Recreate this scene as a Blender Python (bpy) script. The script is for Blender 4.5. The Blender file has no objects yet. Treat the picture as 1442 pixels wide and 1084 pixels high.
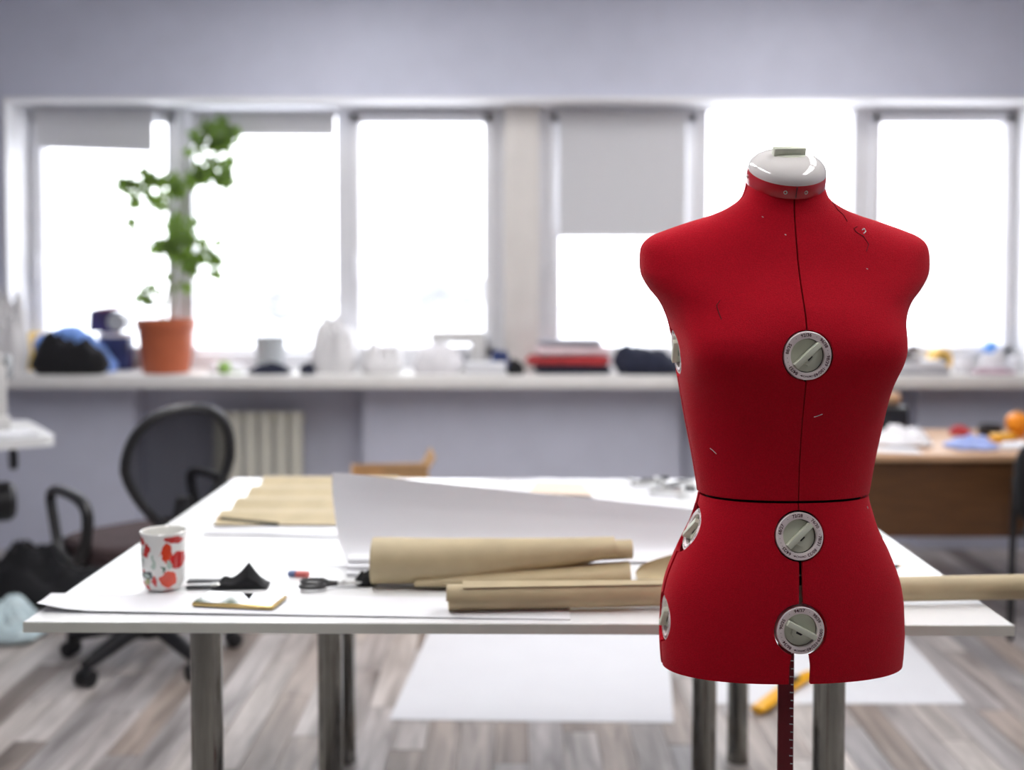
import bpy, bmesh, math, random
from mathutils import Vector, Matrix, noise
from mathutils.bvhtree import BVHTree

# ------------------------------------------------------------------ camera, world, exposure
SC = bpy.context.scene
COL = SC.collection
F, CX, CY, HOR = 1577.0, 721.0, 542.0, 396.0
CAM_H, PITCH = 1.31, math.radians(2.0)
V0 = HOR + F * math.tan(PITCH)
cam_data = bpy.data.cameras.new('camera')
cam = bpy.data.objects.new('camera', cam_data)
COL.objects.link(cam)
cam.location = (0, 0, CAM_H)
cam.rotation_euler = (math.radians(90) - PITCH, 0, 0)
cam_data.sensor_fit = 'HORIZONTAL'
cam_data.sensor_width = 36
cam_data.lens = F * 36 / 1442
cam_data.shift_y = -(CY - V0) / 1442
cam_data.dof.use_dof = True
cam_data.dof.focus_distance = 1.50
cam_data.dof.aperture_fstop = 2.2
cam_data.clip_end = 400
SC.camera = cam

WORLD_STRENGTH = 5.2
LAMP_STRENGTH = 20.5
w = bpy.data.worlds.new('overcast')
SC.world = w
w.use_nodes = True
bg = w.node_tree.nodes['Background']
bg.inputs[0].default_value = (0.93, 0.95, 1.0, 1)
bg.inputs[1].default_value = WORLD_STRENGTH
vs = SC.view_settings
vs.view_transform = 'Standard'
vs.look = 'None'
vs.exposure = 0.0
vs.gamma = 1.0
vs.use_curve_mapping = False
SC.cycles.max_bounces = 10
SC.cycles.diffuse_bounces = 5
SC.cycles.transparent_max_bounces = 12
SC.cycles.caustics_reflective = False
SC.cycles.caustics_refractive = False
SC.cycles.sample_clamp_indirect = 6.0

PI = math.pi
R = math.radians
rnd = random.Random(7)

def ray(px, py):
    fw = Vector((0, math.cos(PITCH), -math.sin(PITCH)))
    up = Vector((0, math.sin(PITCH), math.cos(PITCH)))
    return Vector((1, 0, 0)) * ((px - CX) / F) + up * ((V0 - py) / F) + fw

def P(px, py, Y):            # the point of that pixel's direction at depth Y
    d = ray(px, py)
    return Vector((0, 0, CAM_H)) + d * (Y / d.y)

def G(px, py, z=0.0):        # the point of that pixel's direction on a level surface
    d = ray(px, py)
    return Vector((0, 0, CAM_H)) + d * ((z - CAM_H) / d.z)

# ------------------------------------------------------------------ materials
MATS = {}
def mat(name, col, rough=0.5, metal=0.0, var=0.0, vscale=20.0, bump=0.0, bscale=200.0, sheen=0.0,
        coat=0.0, spec=0.5, stretch=None, trans=0.0, subsurf=0.0, alpha=1.0, emit=0.0, info=0.0, col2=None):
    if name in MATS:
        return MATS[name]
    m = bpy.data.materials.new(name)
    m.use_nodes = True
    nt = m.node_tree
    b = nt.nodes['Principled BSDF']
    b.inputs['Base Color'].default_value = (*col, 1)
    b.inputs['Roughness'].default_value = rough
    b.inputs['Metallic'].default_value = metal
    b.inputs['Specular IOR Level'].default_value = spec
    if sheen:
        b.inputs['Sheen Weight'].default_value = sheen
        b.inputs['Sheen Roughness'].default_value = 0.4
    if coat:
        b.inputs['Coat Weight'].default_value = coat
        b.inputs['Coat Roughness'].default_value = 0.05
    if trans: b.inputs['Transmission Weight'].default_value = trans
    if alpha < 1: b.inputs['Alpha'].default_value = alpha
    if emit:
        b.inputs['Emission Color'].default_value = (*col, 1)
        b.inputs['Emission Strength'].default_value = emit
    tc = nt.nodes.new('ShaderNodeTexCoord')
    vec = tc.outputs['Object']
    if stretch:
        mp = nt.nodes.new('ShaderNodeMapping')
        mp.inputs['Scale'].default_value = stretch
        nt.links.new(vec, mp.inputs['Vector'])
        vec = mp.outputs['Vector']
    if var or col2:
        n = nt.nodes.new('ShaderNodeTexNoise')
        n.inputs['Scale'].default_value = vscale
        n.inputs['Detail'].default_value = 5
        nt.links.new(vec, n.inputs['Vector'])
        rp = nt.nodes.new('ShaderNodeValToRGB')
        rp.color_ramp.elements[0].position = 0.32
        rp.color_ramp.elements[1].position = 0.68
        c2 = col2 if col2 else tuple(min(1, c * (1 + var)) for c in col)
        c1 = col if col2 else tuple(c * (1 - var) for c in col)
        rp.color_ramp.elements[0].color = (*c1, 1)
        rp.color_ramp.elements[1].color = (*c2, 1)
        nt.links.new(n.outputs['Fac'], rp.inputs['Fac'])
        out = rp.outputs['Color']
        if info:
            oi = nt.nodes.new('ShaderNodeObjectInfo')
            hs = nt.nodes.new('ShaderNodeHueSaturation')
            mr = nt.nodes.new('ShaderNodeMapRange')
            mr.inputs['To Min'].default_value = 1 - info
            mr.inputs['To Max'].default_value = 1 + info
            nt.links.new(oi.outputs['Random'], mr.inputs['Value'])
            nt.links.new(mr.outputs['Result'], hs.inputs['Value'])
            nt.links.new(out, hs.inputs['Color'])
            out = hs.outputs['Color']
        nt.links.new(out, b.inputs['Base Color'])
    if bump:
        n2 = nt.nodes.new('ShaderNodeTexNoise')
        n2.inputs['Scale'].default_value = bscale
        n2.inputs['Detail'].default_value = 3
        nt.links.new(vec, n2.inputs['Vector'])
        bp = nt.nodes.new('ShaderNodeBump')
        bp.inputs['Strength'].default_value = bump
        bp.inputs['Distance'].default_value = 0.002
        nt.links.new(n2.outputs['Fac'], bp.inputs['Height'])
        nt.links.new(bp.outputs['Normal'], b.inputs['Normal'])
    MATS[name] = m
    return m

def mix_transparent(name, col, fac, rough=0.5, glossy=False):
    m = bpy.data.materials.new(name)
    m.use_nodes = True
    nt = m.node_tree
    nt.nodes.clear()
    o = nt.nodes.new('ShaderNodeOutputMaterial')
    t = nt.nodes.new('ShaderNodeBsdfTransparent')
    s = nt.nodes.new('ShaderNodeBsdfGlossy' if glossy else 'ShaderNodeBsdfDiffuse')
    s.inputs['Color'].default_value = (*col, 1)
    if glossy: s.inputs['Roughness'].default_value = rough
    x = nt.nodes.new('ShaderNodeMixShader')
    x.inputs[0].default_value = fac
    nt.links.new(t.outputs[0], x.inputs[1]); nt.links.new(s.outputs[0], x.inputs[2])
    nt.links.new(x.outputs[0], o.inputs[0])
    MATS[name] = m
    return m

def wood_floor_mat():
    m = mat('laminate', (0.36, 0.32, 0.30), rough=0.38, bump=0.15, bscale=60, stretch=(14, 1.0, 14))
    nt = m.node_tree; b = nt.nodes['Principled BSDF']
    tc = nt.nodes.new('ShaderNodeTexCoord'); mp = nt.nodes.new('ShaderNodeMapping')
    oi = nt.nodes.new('ShaderNodeObjectInfo')
    mp.inputs['Scale'].default_value = (22, 2.2, 22)
    cmb = nt.nodes.new('ShaderNodeCombineXYZ')
    mul = nt.nodes.new('ShaderNodeMath'); mul.operation = 'MULTIPLY'; mul.inputs[1].default_value = 37
    nt.links.new(oi.outputs['Random'], mul.inputs[0])
    nt.links.new(mul.outputs[0], cmb.inputs[0]); nt.links.new(mul.outputs[0], cmb.inputs[1])
    nt.links.new(cmb.outputs[0], mp.inputs['Location'])
    nt.links.new(tc.outputs['Object'], mp.inputs['Vector'])
    n = nt.nodes.new('ShaderNodeTexNoise'); n.inputs['Scale'].default_value = 1.0; n.inputs['Detail'].default_value = 6
    n.inputs['Distortion'].default_value = 0.6
    nt.links.new(mp.outputs[0], n.inputs['Vector'])
    base = nt.nodes.new('ShaderNodeValToRGB')
    e = base.color_ramp.elements
    e[0].position = 0.0; e[0].color = (0.20, 0.165, 0.15, 1)
    e[1].position = 1.0; e[1].color = (0.62, 0.58, 0.55, 1)
    for p, c in ((0.2, (0.42, 0.36, 0.32)), (0.4, (0.36, 0.35, 0.36)), (0.6, (0.54, 0.50, 0.47)), (0.8, (0.43, 0.41, 0.415))):
        q = e.new(p); q.color = (*c, 1)
    nt.links.new(oi.outputs['Random'], base.inputs['Fac'])
    gr = nt.nodes.new('ShaderNodeValToRGB')
    gr.color_ramp.elements[0].position = 0.3; gr.color_ramp.elements[0].color = (0.45, 0.43, 0.42, 1)
    gr.color_ramp.elements[1].position = 0.7; gr.color_ramp.elements[1].color = (1.25, 1.22, 1.2, 1)
    nt.links.new(n.outputs['Fac'], gr.inputs['Fac'])
    mx = nt.nodes.new('ShaderNodeMix'); mx.data_type = 'RGBA'; mx.blend_type = 'MULTIPLY'; mx.inputs[0].default_value = 1
    nt.links.new(base.outputs[0], mx.inputs[6]); nt.links.new(gr.outputs[0], mx.inputs[7])
    nt.links.new(mx.outputs[2], b.inputs['Base Color'])
    return m

WALL = mat('wall_paint', (0.57, 0.59, 0.70), 0.75, var=0.03, vscale=6, bump=0.12, bscale=160)
CEIL = mat('ceiling_paint', (0.75, 0.75, 0.76), 0.85, var=0.02, vscale=5)
WHITE_WALL = mat('reveal_paint', (0.80, 0.80, 0.82), 0.6, var=0.02, vscale=8)
BEIGE = mat('pillar_paint', (0.66, 0.63, 0.60), 0.6, var=0.03, vscale=8)
PVC = mat('white_window_plastic', (0.74, 0.74, 0.77), 0.35, var=0.02, vscale=10)
SILL = mat('sill_board', (0.80, 0.79, 0.77), 0.4, var=0.03, vscale=12)
GLASS = mix_transparent('window_glass', (1, 1, 1), 0.05, 0.02, True)
FLOORM = wood_floor_mat()
TABLEW = mat('white_laminate', (0.80, 0.81, 0.82), 0.26, var=0.02, vscale=9)
EDGEM = mat('laminate_edge', (0.72, 0.74, 0.67), 0.4, var=0.03, vscale=30)
CHROME = mat('chrome', (0.25, 0.25, 0.23), 0.05, 1.0, var=0.04, vscale=30)
STEEL = mat('steel', (0.62, 0.62, 0.60), 0.3, 1.0, var=0.08, vscale=60)
BLACKP = mat('black_plastic', (0.012, 0.012, 0.014), 0.38, var=0.2, vscale=40)
BLACKF = mat('black_fabric', (0.006, 0.006, 0.008), 0.9, var=0.3, vscale=60, bump=0.4, bscale=300, sheen=0.1)
NAVY = mat('navy_fabric', (0.012, 0.015, 0.035), 0.9, var=0.3, vscale=30, bump=0.4, bscale=250, sheen=0.1)
SEATF = mat('brown_seat_fabric', (0.055, 0.034, 0.036), 0.9, var=0.2, vscale=80, bump=0.4, bscale=400)
PAPER = mat('white_paper', (0.72, 0.725, 0.76), 0.7, var=0.015, vscale=6, bump=0.05, bscale=120)
KRAFT = mat('kraft_paper', (0.44, 0.36, 0.215), 0.55, var=0.07, vscale=16, bump=0.08, bscale=200)
CARD = mat('cardboard', (0.50, 0.30, 0.14), 0.75, var=0.07, vscale=14)
RED = mat('red_form_fabric', (0.54, 0.004, 0.018), 0.85, var=0.12, vscale=500, bump=0.6, bscale=900, sheen=0.08, spec=0.1)
REDP = mat('red_gloss_plastic', (0.50, 0.006, 0.016), 0.2, var=0.03, vscale=20, coat=0.4)
POLE = mat('red_painted_metal', (0.17, 0.004, 0.012), 0.35, var=0.06, vscale=40)
CAPW = mat('white_gloss_cap', (0.78, 0.75, 0.735), 0.08, var=0.015, vscale=12, coat=0.6)
DIALW = mat('pinkish_white_dial', (0.92, 0.81, 0.81), 0.35, var=0.03, vscale=40)
KNOB = mat('pale_green_knob', (0.70, 0.73, 0.60), 0.38, var=0.03, vscale=30)
PRINT = mat('dark_red_print', (0.07, 0.004, 0.015), 0.6)
DARK = mat('joint_and_inner_shade', (0.02, 0.008, 0.01), 0.9, var=0.2, vscale=40)
TERRA = mat('terracotta_plastic', (0.43, 0.105, 0.042), 0.5, var=0.06, vscale=20)
SOIL = mat('potting_soil', (0.035, 0.022, 0.014), 0.95, var=0.5, vscale=60, bump=0.8, bscale=120)
LEAF = mat('leaf_green', (0.12, 0.19, 0.06), 0.5, var=0.25, vscale=30, info=0.35)
STEM = mat('stem_green', (0.24, 0.26, 0.12), 0.6, var=0.2, vscale=60)
RADI = mat('cream_radiator', (0.66, 0.65, 0.57), 0.4, var=0.02, vscale=20)
WOODD = mat('brown_desk_veneer', (0.10, 0.043, 0.015), 0.45, var=0.18, vscale=5, stretch=(1.5, 12, 12))
WOODT = mat('light_desk_top', (0.50, 0.30, 0.17), 0.45, var=0.12, vscale=5, stretch=(1.5, 12, 12))
BLIND = mat('roller_blind_fabric', (0.66, 0.66, 0.68), 0.85, var=0.02, vscale=60, bump=0.1, bscale=600)
BAGW = mat('white_plastic_bag', (0.70, 0.69, 0.70), 0.45, var=0.03, vscale=12)
BLUEF = mat('blue_fabric', (0.16, 0.30, 0.70), 0.9, var=0.25, vscale=14, bump=0.4, bscale=250, sheen=0.2)
REDF = mat('red_fabric', (0.42, 0.035, 0.04), 0.9, var=0.2, vscale=20, bump=0.4, bscale=250, sheen=0.2)
PINKF = mat('pale_pink_fabric', (0.75, 0.60, 0.63), 0.9, var=0.08, vscale=20, bump=0.4, bscale=250, sheen=0.2)
WHITEF = mat('white_fabric', (0.78, 0.77, 0.80), 0.9, var=0.05, vscale=20, bump=0.4, bscale=250, sheen=0.1)
GREYF = mat('grey_fabric', (0.30, 0.29, 0.33), 0.9, var=0.12, vscale=25, bump=0.4, bscale=250, sheen=0.1)
YELLOW = mat('yellow_plastic', (0.85, 0.42, 0.01), 0.35, var=0.05, vscale=20)
ORANGE = mat('orange_plastic', (0.85, 0.28, 0.01), 0.4, var=0.05, vscale=20)
GOLD = mat('gold_metal', (0.75, 0.56, 0.24), 0.3, 1.0, var=0.04, vscale=30)
SCREEN = mat('black_glass', (0.01, 0.01, 0.012), 0.03, spec=1.0, coat=1.0, var=0.05, vscale=4)
MACHW = mat('white_machine_enamel', (0.56, 0.55, 0.54), 0.3, var=0.02, vscale=12)
GREYP = mat('grey_plastic', (0.42, 0.44, 0.46), 0.5, var=0.04, vscale=20)
SNOW = mat('snow', (0.85, 0.87, 0.90), 0.9, var=0.03, vscale=0.2)
HAZETREE = mat('haze_pale_tree', (0.36, 0.36, 0.365), 0.95, var=0.2, vscale=0.8)  # haze is put into the colour: far trees painted pale
FARWALL = mat('far_facade', (0.40, 0.38, 0.38), 0.9, var=0.06, vscale=0.5)
GALV = mat('lamp_housing', (0.7, 0.7, 0.7), 0.4, var=0.02, vscale=10)
def leaf_mat():
    nt = LEAF.node_tree; b = nt.nodes['Principled BSDF']; o = nt.nodes['Material Output']
    t = nt.nodes.new('ShaderNodeBsdfTranslucent'); t.inputs['Color'].default_value = (0.40, 0.52, 0.16, 1)
    x = nt.nodes.new('ShaderNodeMixShader'); x.inputs[0].default_value = 0.6
    nt.links.new(b.outputs[0], x.inputs[1]); nt.links.new(t.outputs[0], x.inputs[2]); nt.links.new(x.outputs[0], o.inputs[0])
leaf_mat()
def blind_mat():
    nt = BLIND.node_tree; b = nt.nodes['Principled BSDF']; o = nt.nodes['Material Output']
    t = nt.nodes.new('ShaderNodeBsdfTranslucent'); t.inputs['Color'].default_value = (0.45, 0.45, 0.47, 1)
    x = nt.nodes.new('ShaderNodeMixShader'); x.inputs[0].default_value = 0.15
    nt.links.new(b.outputs[0], x.inputs[1]); nt.links.new(t.outputs[0], x.inputs[2]); nt.links.new(x.outputs[0], o.inputs[0])
blind_mat()
MESHBACK = mix_transparent('chair_mesh', (0.014, 0.014, 0.017), 0.80)
DIFF = mat('lamp_diffuser', (1.0, 0.985, 0.975), 0.5, emit=LAMP_STRENGTH)

# ------------------------------------------------------------------ mesh helpers
class B:
    def __init__(s): s.bm = bmesh.new()
    def _x(s, geom_verts, M):
        if M is not None: bmesh.ops.transform(s.bm, matrix=M, verts=geom_verts)
    def box(s, c, size, M=None, bev=0.0, seg=2):
        r = bmesh.ops.create_cube(s.bm, size=1.0)
        vs_ = r['verts']
        bmesh.ops.scale(s.bm, vec=size, verts=vs_)
        bmesh.ops.translate(s.bm, vec=c, verts=vs_)
        if bev:
            es = list({e for v in vs_ for e in v.link_edges})
            rr = bmesh.ops.bevel(s.bm, geom=es, offset=bev, segments=seg, affect='EDGES', profile=0.5)
            vs_ = list({v for f in rr['faces'] for v in f.verts} | {v for v in vs_ if v.is_valid})
        s._x(vs_, M)
        return s
    def tube(s, pts, r, seg=10, closed=False, caps=True, sx=1.0, up=None):
        pts = [Vector(p) for p in pts]
        n = len(pts)
        rs = r if isinstance(r, (list, tuple)) else [r] * n
        rings = []
        prev = None
        for i in range(n):
            a = pts[(i - 1) % n] if (closed or i > 0) else pts[i]
            b = pts[(i + 1) % n] if (closed or i < n - 1) else pts[i]
            t = (b - a).normalized()
            if prev is None:
                u0 = Vector(up) if up else (Vector((0, 0, 1)) if abs(t.z) < 0.9 else Vector((1, 0, 0)))
                nrm = (u0 - t * u0.dot(t)).normalized()
            else:
                nrm = (prev - t * prev.dot(t)).normalized()
            prev = nrm
            bn = t.cross(nrm)
            rings.append([s.bm.verts.new(pts[i] + (nrm * math.cos(2 * PI * k / seg) + bn * (math.sin(2 * PI * k / seg) * sx)) * rs[i]) for k in range(seg)])
        for i in range(n if closed else n - 1):
            A, C = rings[i], rings[(i + 1) % n]
            for k in range(seg):
                s.bm.faces.new((A[k], A[(k + 1) % seg], C[(k + 1) % seg], C[k]))
        if caps and not closed:
            s.bm.faces.new(rings[0][::-1]); s.bm.faces.new(rings[-1])
        return s
    def cyl(s, p0, p1, r0, r1=None, seg=16):
        return s.tube([p0, p1], [r0, r0 if r1 is None else r1], seg)
    def lathe(s, prof, seg=32, M=None, sy=1.0):
        rings = []
        for (r, z) in prof:
            if r < 1e-6:
                rings.append([s.bm.verts.new((0, 0, z))])
            else:
                rings.append([s.bm.verts.new((r * math.cos(2 * PI * k / seg), sy * r * math.sin(2 * PI * k / seg), z)) for k in range(seg)])
        for A, C in zip(rings, rings[1:]):
            for k in range(seg):
                j = (k + 1) % seg
                if len(A) == 1 and len(C) == 1: continue
                if len(A) == 1: s.bm.faces.new((A[0], C[j], C[k]))
                elif len(C) == 1: s.bm.faces.new((A[k], A[j], C[0]))
                else: s.bm.faces.new((A[k], A[j], C[j], C[k]))
        s._x([v for r_ in rings for v in r_], M)
        return s
    def grid(s, fn, nu, nv, closeu=False, closev=False):
        V = [[s.bm.verts.new(fn(i / nu, j / nv)) for j in range(nv + (0 if closev else 1))] for i in range(nu + (0 if closeu else 1))]
        for i in range(nu):
            for j in range(nv):
                a, b = (i + 1) % len(V), (j + 1) % len(V[0])
                s.bm.faces.new((V[i][j], V[a][j], V[a][b], V[i][b]))
        return V
    def slab(s, fn, nu, nv, th):      # a sheet of a real thickness
        V = s.grid(fn, nu, nv)
        s.bm.normal_update()
        faces = [f for f in s.bm.faces]
        bmesh.ops.solidify(s.bm, geom=faces, thickness=th)
        return s
    def prism(s, outline, z0, z1, M=None):
        lo = [s.bm.verts.new((x, y, z0)) for x, y in outline]
        hi = [s.bm.verts.new((x, y, z1)) for x, y in outline]
        n = len(outline)
        s.bm.faces.new(lo[::-1]); s.bm.faces.new(hi)
        for k in range(n):
            j = (k + 1) % n
            s.bm.faces.new((lo[k], lo[j], hi[j], hi[k]))
        s._x(lo + hi, M)
        return s

def obj(name, b, m, parent=None, loc=None, rot=None, smooth=35, fix=True):
    bm = b.bm if isinstance(b, B) else b
    if fix: bmesh.ops.recalc_face_normals(bm, faces=bm.faces)
    me = bpy.data.meshes.new(name)
    bm.to_mesh(me); bm.free()
    if smooth:
        me.shade_smooth()
        me.set_sharp_from_angle(angle=R(smooth))
    o = bpy.data.objects.new(name, me)
    COL.objects.link(o)
    if m is not None: me.materials.append(m)
    if parent: o.parent = parent
    if loc is not None: o.location = loc
    if rot is not None: o.rotation_euler = rot
    return o

def tag(o, label, cat, group=None, kind=None):
    o['label'] = label; o['category'] = cat
    if group: o['group'] = group
    if kind: o['kind'] = kind
    return o

def thing(name, label, cat, loc=(0, 0, 0), rotz=0.0, group=None):
    o = bpy.data.objects.new(name, None)
    o.empty_display_size = 0.1
    COL.objects.link(o)
    o.location = loc; o.rotation_euler = (0, 0, rotz)
    return tag(o, label, cat, group)

def struct(name, b, m, parent=None):
    o = obj(name, b, m, parent)
    if parent is None: o['kind'] = 'structure'
    return o

def share(o, name, parent, loc, rot=(0, 0, 0), scale=(1, 1, 1), m=None):
    c = bpy.data.objects.new(name, o.data)
    COL.objects.link(c)
    c.parent = parent; c.location = loc; c.rotation_euler = rot; c.scale = scale
    return c

def catmull(tab, t):
    n = len(tab) - 1
    x = max(0.0, min(1.0, t)) * n
    i = min(int(x), n - 1); f = x - i
    p = [tab[max(0, min(n, i + k))] for k in (-1, 0, 1, 2)]
    out = []
    for a, b_, c, d in zip(*p):
        out.append(0.5 * (2 * b_ + (c - a) * f + (2 * a - 5 * b_ + 4 * c - d) * f * f + (3 * b_ - a - 3 * c + d) * f ** 3))
    return out

# ------------------------------------------------------------------ the room
WY = 5.44          # inner face of the window wall
GY = 5.68          # window frames
XL, XR, YB, ZC = -4.2, 4.6, -6.0, 2.85
def wx(px, Y): return (px - CX) * Y / F
def wz(py, Y): return P(CX, py, Y).z
OX0, OX1 = wx(10, WY), wx(1462, WY)
OZ0, OZ1 = 0.86, wz(137, WY)

fb = B(); fb.box(((XL + XR) / 2, (YB + 6.0) / 2, -0.044), (XR - XL, 6.0 - YB, 0.08))
floor = struct('floor', fb, FLOORM)
# laminate planks over the part of the floor that shows
pw, pl = 0.098, 0.86
plank_mesh = None
yrow0 = 2.35
ix = 0
x = -2.45
while x < 2.5:
    off = (ix * 0.37) % 1.0 * pl
    y = yrow0 - off
    while y < 5.42:
        a, c = max(y, yrow0 - 0.2), min(y + pl, 5.53)
        if c - a > 0.08:
            if c - a > pl - 0.02 and plank_mesh is not None:
                share(plank_mesh, 'plank', floor, (x, (a + c) / 2, 0))
            else:
                q = B(); q.box((0, 0, -0.002), (pw - 0.0025, c - a - 0.0025, 0.004), bev=0.001, seg=1)
                o = obj('plank', q, FLOORM, floor, loc=(x, (a + c) / 2, 0))
                if c - a > pl - 0.02: plank_mesh = o
        y += pl
    x += pw; ix += 1

cb = B(); cb.box(((XL + XR) / 2, (YB + 6.0) / 2, ZC + 0.05), (XR - XL, 6.0 - YB, 0.1)); struct('ceiling', cb, CEIL)
for nm, c, s_ in (('wall_left', (XL - 0.05, (YB + 6) / 2, ZC / 2), (0.1, 6 - YB, ZC)),
                  ('wall_right', (XR + 0.05, (YB + 6) / 2, ZC / 2), (0.1, 6 - YB, ZC)),
                  ('wall_rear', ((XL + XR) / 2, YB - 0.05, ZC / 2), (XR - XL, 0.1, ZC))):
    q = B(); q.box(c, s_); struct(nm, q, WALL)

wb = B()
T0, T1 = WY, WY + 0.34
def wbox(x0, x1, y0, y1, z0, z1): wb.box(((x0 + x1) / 2, (y0 + y1) / 2, (z0 + z1) / 2), (x1 - x0, y1 - y0, z1 - z0))
wbox(XL, XR, T0, T1, OZ1, ZC)
wbox(XL, OX0, T0, T1, 0.80, OZ1)
wbox(OX1, XR, T0, T1, 0.80, OZ1)
wbox(XL, XR, WY + 0.15, T1, -0.01, 0.80)
N1a, N1b = wx(188, WY), wx(511, WY)
N2a, N2b = wx(958, WY), wx(1295, WY)
for a, c in ((XL, N1a), (N1b, N2a), (N2b, XR)):
    wbox(a, c, T0, WY + 0.15, -0.01, 0.80)
struct('wall_back', wb, WALL)
q = B(); q.box(((XL + XR) / 2, 5.50, 0.835), (XR - XL, 0.46, 0.062), bev=0.006); struct('trim_1', q, SILL)       # sill board
q = B()
q.box(((OX0 + OX1) / 2, (WY + GY) / 2 + 0.02, OZ1 - 0.008), (OX1 - OX0, GY - WY + 0.08, 0.016))
q.box((OX0 + 0.008, (WY + GY) / 2 + 0.02, (OZ1 + 0.866) / 2), (0.016, GY - WY + 0.08, OZ1 - 0.866 - 0.016))
q.box((OX1 - 0.008, (WY + GY) / 2 + 0.02, (OZ1 + 0.866) / 2), (0.016, GY - WY + 0.08, OZ1 - 0.866 - 0.016))
struct('trim_2', q, WHITE_WALL)                                                                                   # reveal lining
q = B(); px0, px1 = wx(710, 5.60), wx(759, 5.60)
q.box(((px0 + px1) / 2, 5.66, (0.866 + OZ1 - 0.016) / 2), (px1 - px0, 0.14, OZ1 - 0.016 - 0.866), bev=0.004)
struct('trim_3', q, BEIGE)                                                                                        # pillar between the windows

def window(n, x0, x1, panes, ztop_px):
    """frame with mullions; panes = [(px0, px1, top px, sash?)]"""
    zt, zb = OZ1 - 0.017, 0.866
    fr = B()
    fy, fd = GY + 0.035, 0.07
    X0, X1 = wx(x0, GY), wx(x1, GY)
    zg0 = wz(490, GY)
    edges = [X0] + [wx(p[0], GY) for p in panes] + [wx(p[1], GY) for p in panes] + [X1]
    ps = [(wx(p[0], GY), wx(p[1], GY), wz(p[2], GY), p[3]) for p in panes]
    fr.box(((X0 + X1) / 2, fy, (zb + zg0 - 0.03) / 2), (X1 - X0, fd, zg0 - 0.03 - zb))
    topmin = max(p[2] for p in ps)
    fr.box(((X0 + X1) / 2, fy, (zt + topmin) / 2), (X1 - X0, fd, zt - topmin))
    bars = [X0] + [v for p in ps for v in (p[0], p[1])] + [X1]
    for k in range(0, len(bars), 2):
        a, c = bars[k], bars[k + 1]
        fr.box(((a + c) / 2, fy, (zg0 - 0.03 + topmin) / 2), (c - a, fd, topmin - zg0 + 0.03))
    root = struct('window_%d' % n, fr, PVC)
    for (a, c, zt_, sash) in ps:
        if sash:
            sb = B(); t = 0.045; yy = GY - 0.012
            lo = zg0 - 0.035
            sb.box(((a + c) / 2, yy, lo + 0.02), (c - a + 2 * t, 0.03, 0.05), bev=0.004)
            sb.box(((a + c) / 2, yy, zt_ + t / 2 - 0.005), (c - a + 2 * t, 0.03, t), bev=0.004)
            for e in (a - t / 2, c + t / 2):
                sb.box((e, yy, (lo + zt_ + t) / 2), (t, 0.03, zt_ + t - lo), bev=0.004)
            s_ = obj('sash', sb, PVC, root)
            h = B(); hz = (lo + zt_) / 2 - 0.1
            hx = a - t / 2
            h.box((hx, yy - 0.02, hz), (0.022, 0.014, 0.07), bev=0.004)
            h.tube([(hx, yy - 0.024, hz), (hx, yy - 0.05, hz), (hx, yy - 0.052, hz - 0.1)], 0.008, 8)
            obj('handle', h, PVC, s_)
        else:
            sb = B()
            sb.box(((a + c) / 2, GY + 0.02, zg0 - 0.012), (c - a, 0.05, 0.024))
            obj('glazing_bead', sb, PVC, root)
        if zt_ < topmin - 0.01:
            hb = B(); hb.box(((a + c) / 2, GY + 0.03, (zt_ + topmin) / 2), (c - a, 0.05, topmin - zt_)); obj('head_rail', hb, PVC, root)
        g = B(); g.box(((a + c) / 2, GY + 0.045, (zg0 + topmin) / 2), (c - a + 0.002, 0.006, topmin - zg0 + 0.002))
        obj('pane', g, GLASS, root)
    return root
window(1, 34, 734, [(65, 239, 172, True), (272, 475, 155, False), (508, 682, 172, True)], 155)
window(2, 735, 1462, [(788, 965, 172, True), (995, 1200, 155, False), (1236, 1410, 172, True)], 155)

def blind(px0, px1, bot_l, bot_r, label):
    Yb = GY - 0.055
    a, c = wx(px0, Yb), wx(px1, Yb)
    zt = OZ1 - 0.03
    t = thing('roller_blind', label, 'blind', (a, Yb, zt))
    W = c - a
    q = B(); q.cyl((0, 0, -0.018), (W, 0, -0.018), 0.017, seg=14); obj('roller', q, PVC, t)
    zl, zr = wz(bot_l, Yb) - zt, wz(bot_r, Yb) - zt
    q = B()
    def fn(u, v):
        top = -0.02; lo = zl + (zr - zl) * u
        return Vector((0.012 + (W - 0.024) * u, -0.018 + 0.002 * math.sin(u * 9), top + (lo - top) * v))
    q.slab(fn, 12, 10, 0.0012); obj('blind_fabric', q, BLIND, t)
    q = B(); q.tube([(0.012, -0.018, zl), (W - 0.012, -0.018, zr)], 0.007, 8); obj('bottom_bar', q, PVC, t)
    return t
blind(52, 223, 207, 213, 'pale grey roller blind with a slanting hem behind the potted plant')
blind(270, 477, 189, 190, 'pale grey roller blind rolled nearly up, between plant and sewing machine')
blind(784, 968, 332, 332, 'grey roller blind drawn half way down beside the beige pillar')

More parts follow.
